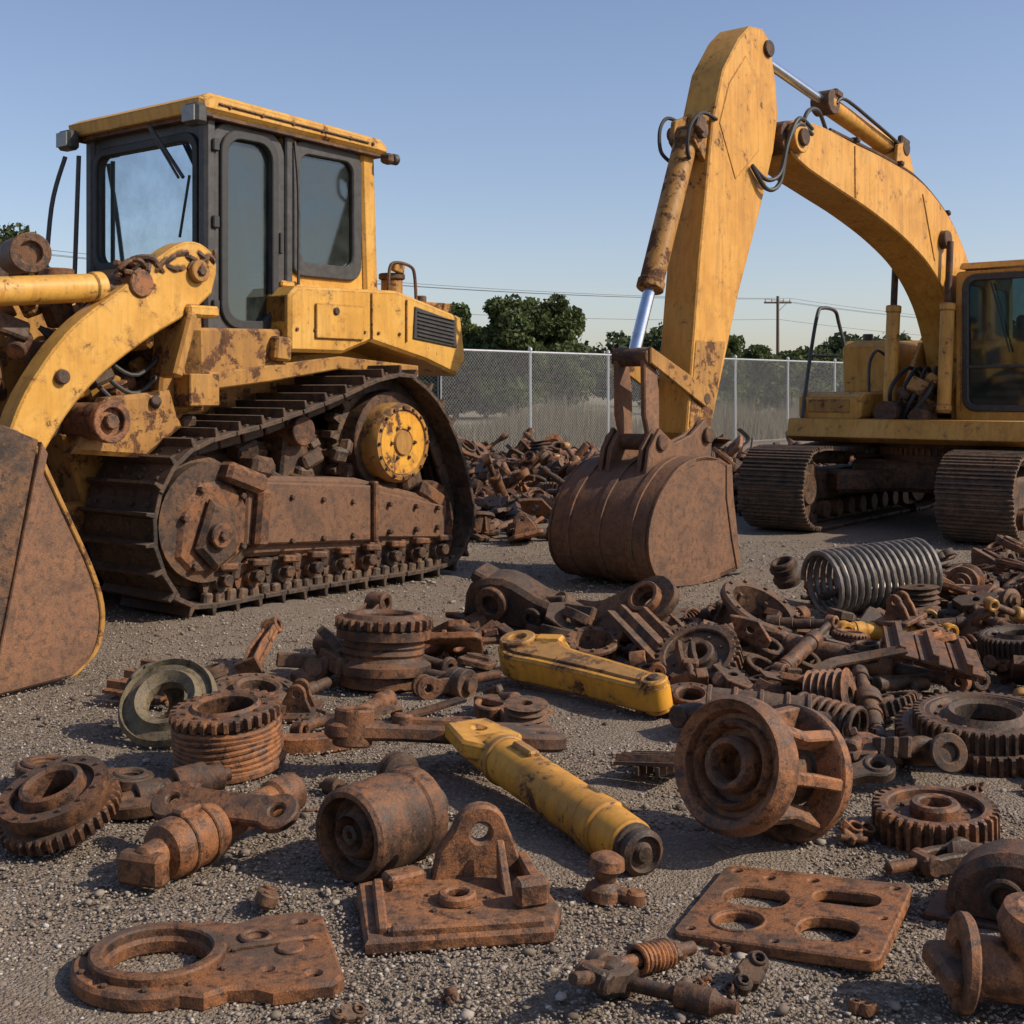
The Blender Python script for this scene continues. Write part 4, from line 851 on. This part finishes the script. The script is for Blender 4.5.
hero('rusty_gear',p_gear(.22,.09,36,RUSTD),.95,6.55,(30,-20,0),1,r=.22)
def pick(q):
    t=q.random()*sum(w for _,_,w in LIBM)
    for n,ms,w in LIBM:
        t-=w
        if t<=0: return n,q.choice(ms)
    return LIBM[0][0],LIBM[0][1][0]
def free(x,y,pts,d): return all((x-a)**2+(y-c)**2>max(d,rr*.85)**2 for a,c,rr in pts)
q=random.Random(5); base=[]
def scatter(n,fn,d,zr=(0,0),sr=(.8,1.2),avoid=True,tilt=12):
    c=0;tries=0
    while c<n and tries<n*40:
        tries+=1; x,y=fn()
        if avoid and not free(x,y,HERO,d*.7): continue
        if not free(x,y,[(a,b_,d) for a,b_ in base],d): continue
        nm,me=pick(q); cl=lambda v: max(-32,min(32,v))
        if put(nm,me,x,y,(cl(q.gauss(0,tilt)),cl(q.gauss(0,tilt*.6)),q.uniform(0,360)),q.uniform(*sr),q.uniform(*zr),.014,lim=.40) is None: continue
        base.append((x,y)); c+=1
def fA():
    while True:
        k=q.uniform(.05,.50); y=5.0+6.6*q.random()
        ymax=8.3 if k<.17 else min(11.3,8.3+(k-.17)*14)
        ymin=5.0 if k>.26 else 5.6
        if y>ymax or y<ymin: continue
        return k*y,y
def fB():
    y=q.uniform(5.7,8.2); k=q.uniform(-.055,.08); return k*y,y
def fC():
    y=q.uniform(5.5,6.9); k=q.uniform(-.26,-.09); return k*y,y
scatter(150,fA,.25,(0,0),(.75,1.15))
scatter(20,fB,.28,(0,0),(.75,1.1))
scatter(8,fC,.3,(0,0),(.7,1.0))
base=[]
def fA2():
    while True:
        x,y=fA()
        if y>6.2 and x/y>.12: return x,y
scatter(55,fA2,.34,(.05,.16),(.75,1.05),True,20)
base=[]; SMm=[p_chunk(i+100,RUST,.09).mesh('scrap_fragment') for i in range(5)]+[p_link(.1,.03,.025,RUSTD).mesh('scrap_fragment'),p_shaft(.14,.012,RUST,2).mesh('scrap_fragment')]
for i in range(120):
    y=q.uniform(3.1,8.2); x=q.uniform(-.33,.42)*y
    if free(x,y,HERO,.25) and not (x<-.6 and y>6.2 or x<-.1 and y>7.2): put('scrap_fragment',q.choice(SMm),x,y,(q.uniform(-30,30),q.uniform(-30,30),q.uniform(0,360)),q.uniform(.25,.9))
for (x,y) in((-.72,4.9),(-.60,4.45),(1.05,5.15),(.62,5.15)):
    nm,me=pick(q); put(nm,me,x,y,(q.gauss(0,10),q.gauss(0,10),q.uniform(0,360)),q.uniform(.5,.75))
for (x,y,s) in((.43,3.42,.45),(.49,3.3,.35),(.55,3.45,.4),(.85,3.14,.5)): put('scrap_fragment',SMm[int(s*10)%4],x,y,(0,0,90*s),s)
P=empty('scrap_metal_pile',(2,20,0))
for i in range(380):
    y=q.uniform(15.5,25); k=q.uniform(-.06,.28); x=k*y
    hgt=max(0,1-abs(y-20.5)/5)*(.72-.5*abs(math.sin(x*1.3)))
    nm,me=pick(q); ob=put(nm,me,x-2,y-20,(q.uniform(-45,45),q.uniform(-45,45),q.uniform(0,360)),q.uniform(.9,1.6),q.uniform(0,max(.01,hgt))); ob.parent=P
for i in range(34):
    y=q.uniform(12.6,16); k=q.uniform(-.035,.02); nm,me=pick(q); ob=put(nm,me,k*y-2,y-20,(q.uniform(-20,20),q.uniform(-20,20),q.uniform(0,360)),q.uniform(.9,1.3),0); ob.parent=P
# ------------------------------------------------------------------ ground
def gravelmat():
    m,nt,p,o=newmat('gravel_ground'); g=N(nt)
    t=g.n('ShaderNodeTexCoord'); v=t.outputs['Object']
    vo=g.n('ShaderNodeTexVoronoi'); vo.inputs['Scale'].default_value=80; g.l(v,vo.inputs['Vector'])
    vo2=g.n('ShaderNodeTexVoronoi'); vo2.inputs['Scale'].default_value=170; g.l(v,vo2.inputs['Vector'])
    sx=g.n('ShaderNodeSeparateColor'); g.l(vo.outputs['Color'],sx.inputs[0]); sx2=g.n('ShaderNodeSeparateColor'); g.l(vo2.outputs['Color'],sx2.inputs[0])
    c1=g.ramp(sx.outputs[0],[(0,(.118,.093,.070)),(.45,(.205,.164,.127)),(.85,(.28,.23,.182)),(1,(.40,.345,.29))])
    c2=g.ramp(sx2.outputs[0],[(0,(.118,.092,.069)),(.6,(.215,.172,.132)),(1,(.32,.262,.21))])
    big=g.noise(v,.8,5,.65); md=g.noise(v,6,5,.7)
    c=g.mix(g.ramp(md,[(.4,0),(.6,1)]),c1,c2)
    c=g.mix(g.ramp(big,[(.35,0),(.75,.6)]),c,(.21,.16,.118))
    c=g.mix(.6,c,g.ramp(md,[(.3,.72),(.7,1.1)]),'MULTIPLY')
    g.l(g.mix(g.ramp(big,[(.52,0),(.7,.35)]),c,(.145,.09,.056)),p.inputs['Base Color']); p.inputs['Roughness'].default_value=.95; p.inputs['Specular IOR Level'].default_value=.15
    h=g.math('ADD',g.math('SUBTRACT',1.0,vo.outputs['Distance']),g.math('MULTIPLY',g.math('SUBTRACT',1.0,vo2.outputs['Distance']),.5)); h=g.math('ADD',h,g.math('MULTIPLY',md,1.2))
    g.l(g.bump(h,.85,.009),p.inputs['Normal']); return m
def drymat():
    m,nt,p,o=newmat('dry_field'); g=N(nt); t=g.n('ShaderNodeTexCoord'); v=t.outputs['Object']
    g.l(g.ramp(g.noise(v,.15,6,.7),[(.35,(.10,.085,.045)),(.6,(.19,.155,.09)),(.75,(.08,.085,.035))]),p.inputs['Base Color']); p.inputs['Roughness'].default_value=.95; return m
me=bpy.data.meshes.new('ground'); me.from_pydata([(-900,-60,-.08),(900,-60,-.08),(900,1500,-.08),(-900,1500,-.08)],[],[(0,1,2,3)]); me.materials.append(drymat()); ob=bpy.data.objects.new('ground',me); sc.collection.objects.link(ob)
nx=260; X=np.linspace(-12,14,nx); Yv=np.concatenate([np.linspace(1.0,12,180),np.linspace(12.3,46,50)])
XX,YY=np.meshgrid(X,Yv); XX=XX*np.where(YY>12,1+(YY-12)/12,1)
rs=np.random.RandomState(3); Z=np.zeros_like(XX)
for f,a in((.6,.006),(1.7,.005),(4,.004),(9,.003)):
    for k in range(4):
        th=rs.uniform(0,6.28); Z+=a*.5*np.sin(f*(XX*np.cos(th)+YY*np.sin(th))*2.2+rs.uniform(0,6.28))
Z=Z-.006
vs=np.stack([XX,YY,Z],-1).reshape(-1,3)
ii=np.arange((len(Yv)-1)*nx).reshape(-1,nx)[:,:-1].reshape(-1); fs=np.stack([ii,ii+1,ii+nx+1,ii+nx],-1)
me=bpy.data.meshes.new('gravel_yard'); me.from_pydata(vs.tolist(),[],fs.tolist()); me.materials.append(gravelmat()); me.polygons.foreach_set('use_smooth',[True]*len(me.polygons)); ob=bpy.data.objects.new('gravel_yard',me); sc.collection.objects.link(ob)
def stonemat():
    m,nt,p,o=newmat('loose_stone'); g=N(nt); ge=g.n('ShaderNodeNewGeometry')
    c=g.ramp(ge.outputs['Random Per Island'],[(0,(.10,.078,.060)),(.4,(.19,.153,.12)),(.75,(.26,.215,.172)),(.95,(.33,.285,.24)),(1,(.46,.42,.365))])
    g.l(c,p.inputs['Base Color']); p.inputs['Roughness'].default_value=.92; p.inputs['Specular IOR Level'].default_value=.2; return m
bm=bmesh.new(); bmesh.ops.create_icosphere(bm,subdivisions=1,radius=1); iv=np.array([v.co[:] for v in bm.verts]); iff=np.array([[v.index for v in f.verts] for f in bm.faces]); bm.free()
NS=66000; u=rs.uniform(0,1,NS); ys=2.6*np.exp(u*np.log(13/2.6)); xs=rs.uniform(-.45,.48,NS)*ys
siz=(.0026+.0066*rs.beta(1.2,5,NS)+.009*(rs.uniform(0,1,NS)>.995))*(1+.05*ys)
V=iv[None]*(1+rs.uniform(-.3,.3,(NS,len(iv),1))); S=np.stack([siz*rs.uniform(.7,1.5,NS),siz*rs.uniform(.7,1.5,NS),siz*rs.uniform(.45,.9,NS)],-1); V=V*S[:,None]
th=rs.uniform(0,6.28,NS); c_,s_=np.cos(th)[:,None],np.sin(th)[:,None]
Vx=V[...,0]*c_-V[...,1]*s_; Vy=V[...,0]*s_+V[...,1]*c_; V=np.stack([Vx+xs[:,None],Vy+ys[:,None],V[...,2]+(siz*.2)[:,None]],-1).reshape(-1,3)
F=(iff[None]+(np.arange(NS)*len(iv))[:,None,None]).reshape(-1,3)
def fastmesh(name,V,F,mat):
    me=bpy.data.meshes.new(name); k=F.shape[1]; me.vertices.add(len(V)); me.vertices.foreach_set('co',V.astype(np.float32).ravel())
    me.loops.add(F.size); me.loops.foreach_set('vertex_index',F.astype(np.int32).ravel()); me.polygons.add(len(F)); me.polygons.foreach_set('loop_start',np.arange(0,F.size,k,dtype=np.int32))
    me.update(calc_edges=True); me.materials.append(mat); ob=bpy.data.objects.new(name,me); sc.collection.objects.link(ob); return ob
fastmesh('gravel',V,F,stonemat())
# ------------------------------------------------------------------ vegetation
def leafmat(name,cols):
    m,nt,p,o=newmat(name); g=N(nt); ge=g.n('ShaderNodeNewGeometry')
    n=len(cols); c=g.ramp(ge.outputs['Random Per Island'],[(i/(n-1),cc) for i,cc in enumerate(cols)])
    g.l(c,p.inputs['Base Color']); p.inputs['Roughness'].default_value=.7; p.inputs['Specular IOR Level'].default_value=.2
    tr=g.n('ShaderNodeBsdfTranslucent'); g.l(c,tr.inputs[0]); mx=g.n('ShaderNodeMixShader'); mx.inputs[0].default_value=.3
    g.l(p.outputs[0],mx.inputs[1]); g.l(tr.outputs[0],mx.inputs[2]); g.l(mx.outputs[0],o.inputs[0]); return m
LEAF=leafmat('leaves',[(.045,.064,.022),(.07,.095,.034),(.095,.12,.044),(.125,.15,.06)])
LEAFD=leafmat('leaves_distant',[(.045,.065,.03),(.065,.085,.038),(.09,.11,.05)])
DRY=leafmat('dry_blades',[(.16,.125,.07),(.24,.195,.115),(.30,.25,.155),(.12,.12,.055)])
def leafcloud(rs,lobes,n,size):
    L=np.array(lobes); w=L[:,3]**2; idx=rs.choice(len(L),n,p=w/w.sum()); d=rs.normal(size=(n,3)); d/=np.linalg.norm(d,axis=1)[:,None]
    r=L[idx,3]*(rs.uniform(.45,1.12,n)); c=L[idx,:3]+d*r[:,None]*np.array([1,1,.85]); c[:,2]=np.maximum(c[:,2],.2)
    a=rs.normal(size=(n,3)); a/=np.linalg.norm(a,axis=1)[:,None]; bq=np.cross(a,rs.normal(size=(n,3))); bq/=np.linalg.norm(bq,axis=1)[:,None]
    s=size*rs.uniform(.5,1.3,n)[:,None]; V=np.stack([c-a*s-bq*s*.6,c+a*s-bq*s*.6,c+a*s+bq*s*.6,c-a*s+bq*s*.6],1).reshape(-1,3)
    return V,np.arange(n*4).reshape(-1,4)
def tree(x,y,h,w,seed,n=13000,size=.12):
    rs=np.random.RandomState(seed); E=empty('tree',(x,y,0)); lobes=[]
    b=B(); b.tube(catmull([(0,0,-.1),(.05,0,h*.2),(-.05,.1,h*.45),(.05,0,h*.75)],5),[.028*h*(1-.045*i) for i in range(16)],WOOD,10)
    for i in range(46):
        a=rs.uniform(0,6.28); zz=h*rs.uniform(.10,.95); k=math.sin(math.pi*min(1,max(0.2,(zz/h+.12)/1.16)))**.6
        rr=w*.5*k*rs.uniform(.2,.95); lr=w*rs.uniform(.09,.17); zz=min(zz,h-lr*.8); lobes.append((rr*math.cos(a),rr*math.sin(a),zz,lr))
        if i<10: b.tube(catmull([(0,0,h*.2+.2*zz),(rr*.5*math.cos(a),rr*.5*math.sin(a),zz*.75),(rr*math.cos(a),rr*math.sin(a),zz)],4),[.011*h*(1-.09*j) for j in range(9)],WOOD,6)
    b.obj('trunk',E); V,F=leafcloud(rs,lobes,n,size); o=fastmesh('crown',V,F,LEAF); o.parent=E
for i,(x,y,h,w) in enumerate([(-3.1,72,6.2,4.6),(-.1,70,6.5,5.6),(2.0,72,6.7,5.4),(-1.5,74,5.0,5),(-30.0,76,11.0,8.5),(-36,80,10.5,8),(-6.5,78,6.2,6),(13.4,84,5.0,5.2),(17.0,86,4.4,5.0),(20.5,88,4.4,5.0),(24.5,90,4.2,5),(9.8,86,3.9,4.6)]): tree(x,y,h,w,i+1)
rs=np.random.RandomState(9); lob=[]
for i in range(760):
    x=rs.uniform(-75,75); y=rs.uniform(118,130); hh=3.4+1.5*math.sin(x*.17)+1.2*math.sin(x*.41+1)+rs.uniform(0,1.6)
    if 10<x<46: hh+=1.5
    lob.append((x,y,max(1,rs.uniform(.3,1)*hh),rs.uniform(.9,1.7)))
V,F=leafcloud(rs,lob,100000,.25); fastmesh('distant_trees',V,F,LEAFD)
n=30000; t=rs.uniform(0,1,n); fx=-12+t*34; fy=28+np.maximum(0,(fx+1.5))*1.145+rs.uniform(.6,14,n)
hh=rs.uniform(.25,.95,n)*(1+.4*np.sin(fx*1.1)+.3*np.sin(fy*.9)); dx=rs.normal(0,.12,n); dy=rs.normal(0,.12,n); wv=rs.uniform(.012,.03,n)
V=np.stack([np.stack([fx-wv,fy,0*fx],-1),np.stack([fx+wv,fy,0*fx],-1),np.stack([fx+dx,fy+dy,hh],-1)],1).reshape(-1,3)
fastmesh('dry_grass',V,np.arange(n*3).reshape(-1,3),DRY)
# ------------------------------------------------------------------ chain link fence
E=empty('chain_link_fence',(-1.5,27,0)); b=B(); wb=B(); H=2.35
def fenceseg(p0,p1):
    p0=Vector(p0);p1=Vector(p1); d=p1-p0; L=d.length; u_=d.normalized(); n=max(1,round(L/3.0))
    for i in range(n+1):
        p=p0+d*(i/n); big=i in(0,n); b.cyl((p.x,p.y,-.05),(p.x,p.y,H+.05),.045 if big else .032,GALV,10); b.lathe([(.05,0),(.045,.05),(.01,.08)],GALV,Matrix.Translation((p.x,p.y,H+.04)),10)
    b.tube([(p0.x,p0.y,H),(p1.x,p1.y,H)],.024,GALV,8); b.tube([(p0.x,p0.y,.08),(p1.x,p1.y,.08)],.006,GALV,4)
    s=.085; vs=[];fs=[]; nn=int(L/s); w=.0032; off=Vector((-u_.y,u_.x))*.045
    for k in range(-int(H/s),nn+int(H/s)):
        for sg in(1,-1):
            a0=k*s if sg==1 else (k*s+H); a1=a0+sg*H; z0,z1=0.05,H
            if sg==1:
                if a0<0: z0=.05-a0; a0=0
                if a1>L: z1=H-(a1-L); a1=L
            else:
                if a1<0: z1=H+a1; a1=0
                if a0>L: z0=.05+(a0-L); a0=L
            if z1<=z0: continue
            q0=p0+u_*a0-off;q1=p0+u_*a1-off; o=len(vs); px=u_*w
            vs+=[(q0.x-px.x,q0.y-px.y,z0),(q0.x+px.x,q0.y+px.y,z0),(q1.x+px.x,q1.y+px.y,z1),(q1.x-px.x,q1.y-px.y,z1)]; fs.append((o,o+1,o+2,o+3))
    wb.add(vs,fs,GALV)
fenceseg((0,0),(21,24)); fenceseg((0,0),(-20,1.5))
b.obj('posts_and_rails',E); wb.obj('wire_mesh',E)
PP=[(18.4,90),(-26,52),(62,128)]
for (x,y) in PP:
    E=empty('utility_pole',(x,y,0)); b=B(); b.cyl((0,0,-.2),(0,0,8.0),.14,WOOD,14,r2=.10); b.box((0,0,7.55),(1.9,.1,.12),WOOD)
    for xx in(-.85,-.4,.4,.85): b.cyl((xx,0,7.6),(xx,0,7.8),.05,GALV,8)
    b.tube([(.6,0,7.5),(0,.05,6.9)],.02,GALV); b.obj('pole',E)
b=B()
for a,c in((1,0),(0,2)):
    for dx,z in((-.85,7.8),(-.4,7.8),(.85,7.85),(0,6.4)):
        b.tube(chain_tube((PP[a][0]+dx,PP[a][1],z),(PP[c][0]+dx,PP[c][1],z),.7,24),.013,WIRE,5)
b.obj('power_lines')
# ------------------------------------------------------------------ light, sky, camera
sd=Vector((.95,-.22,0)).normalized(); el=rad(37); sunv=Vector((sd.x*math.cos(el),sd.y*math.cos(el),math.sin(el)))
L=bpy.data.lights.new('sun','SUN'); L.energy=5.0; L.angle=rad(.5); L.color=(1,.89,.73); lo=bpy.data.objects.new('sun',L); lo.rotation_euler=(-sunv).to_track_quat('-Z','Y').to_euler(); lo.location=(20,-10,30); sc.collection.objects.link(lo)
w=bpy.data.worlds.new('World'); sc.world=w; w.use_nodes=True; nt=w.node_tree; bg=nt.nodes['Background']; sk=nt.nodes.new('ShaderNodeTexSky'); sk.sky_type='NISHITA'; sk.sun_disc=False; sk.sun_elevation=el; sk.sun_rotation=math.atan2(sd.x,sd.y); sk.air_density=.95; sk.dust_density=1.0; sk.ozone_density=2.2
mx=nt.nodes.new('ShaderNodeMix'); mx.data_type='RGBA'; mx.blend_type='MULTIPLY'; mx.inputs[0].default_value=1; mx.inputs[7].default_value=(1.10,.99,1.0,1)
nt.links.new(sk.outputs[0],mx.inputs[6]); nt.links.new(mx.outputs[2],bg.inputs[0]); bg.inputs[1].default_value=.14
sc.view_settings.view_transform='Standard'; sc.view_settings.look='None'; sc.view_settings.exposure=0
cam=bpy.data.cameras.new('camera'); co=bpy.data.objects.new('camera',cam); sc.collection.objects.link(co); co.location=(0,0,1.5); co.rotation_euler=(rad(90),0,0)
cam.sensor_width=36; cam.lens=1300/1024*36; cam.shift_y=-(512-390)/1024; cam.clip_end=3000; cam.clip_start=.05; sc.camera=co
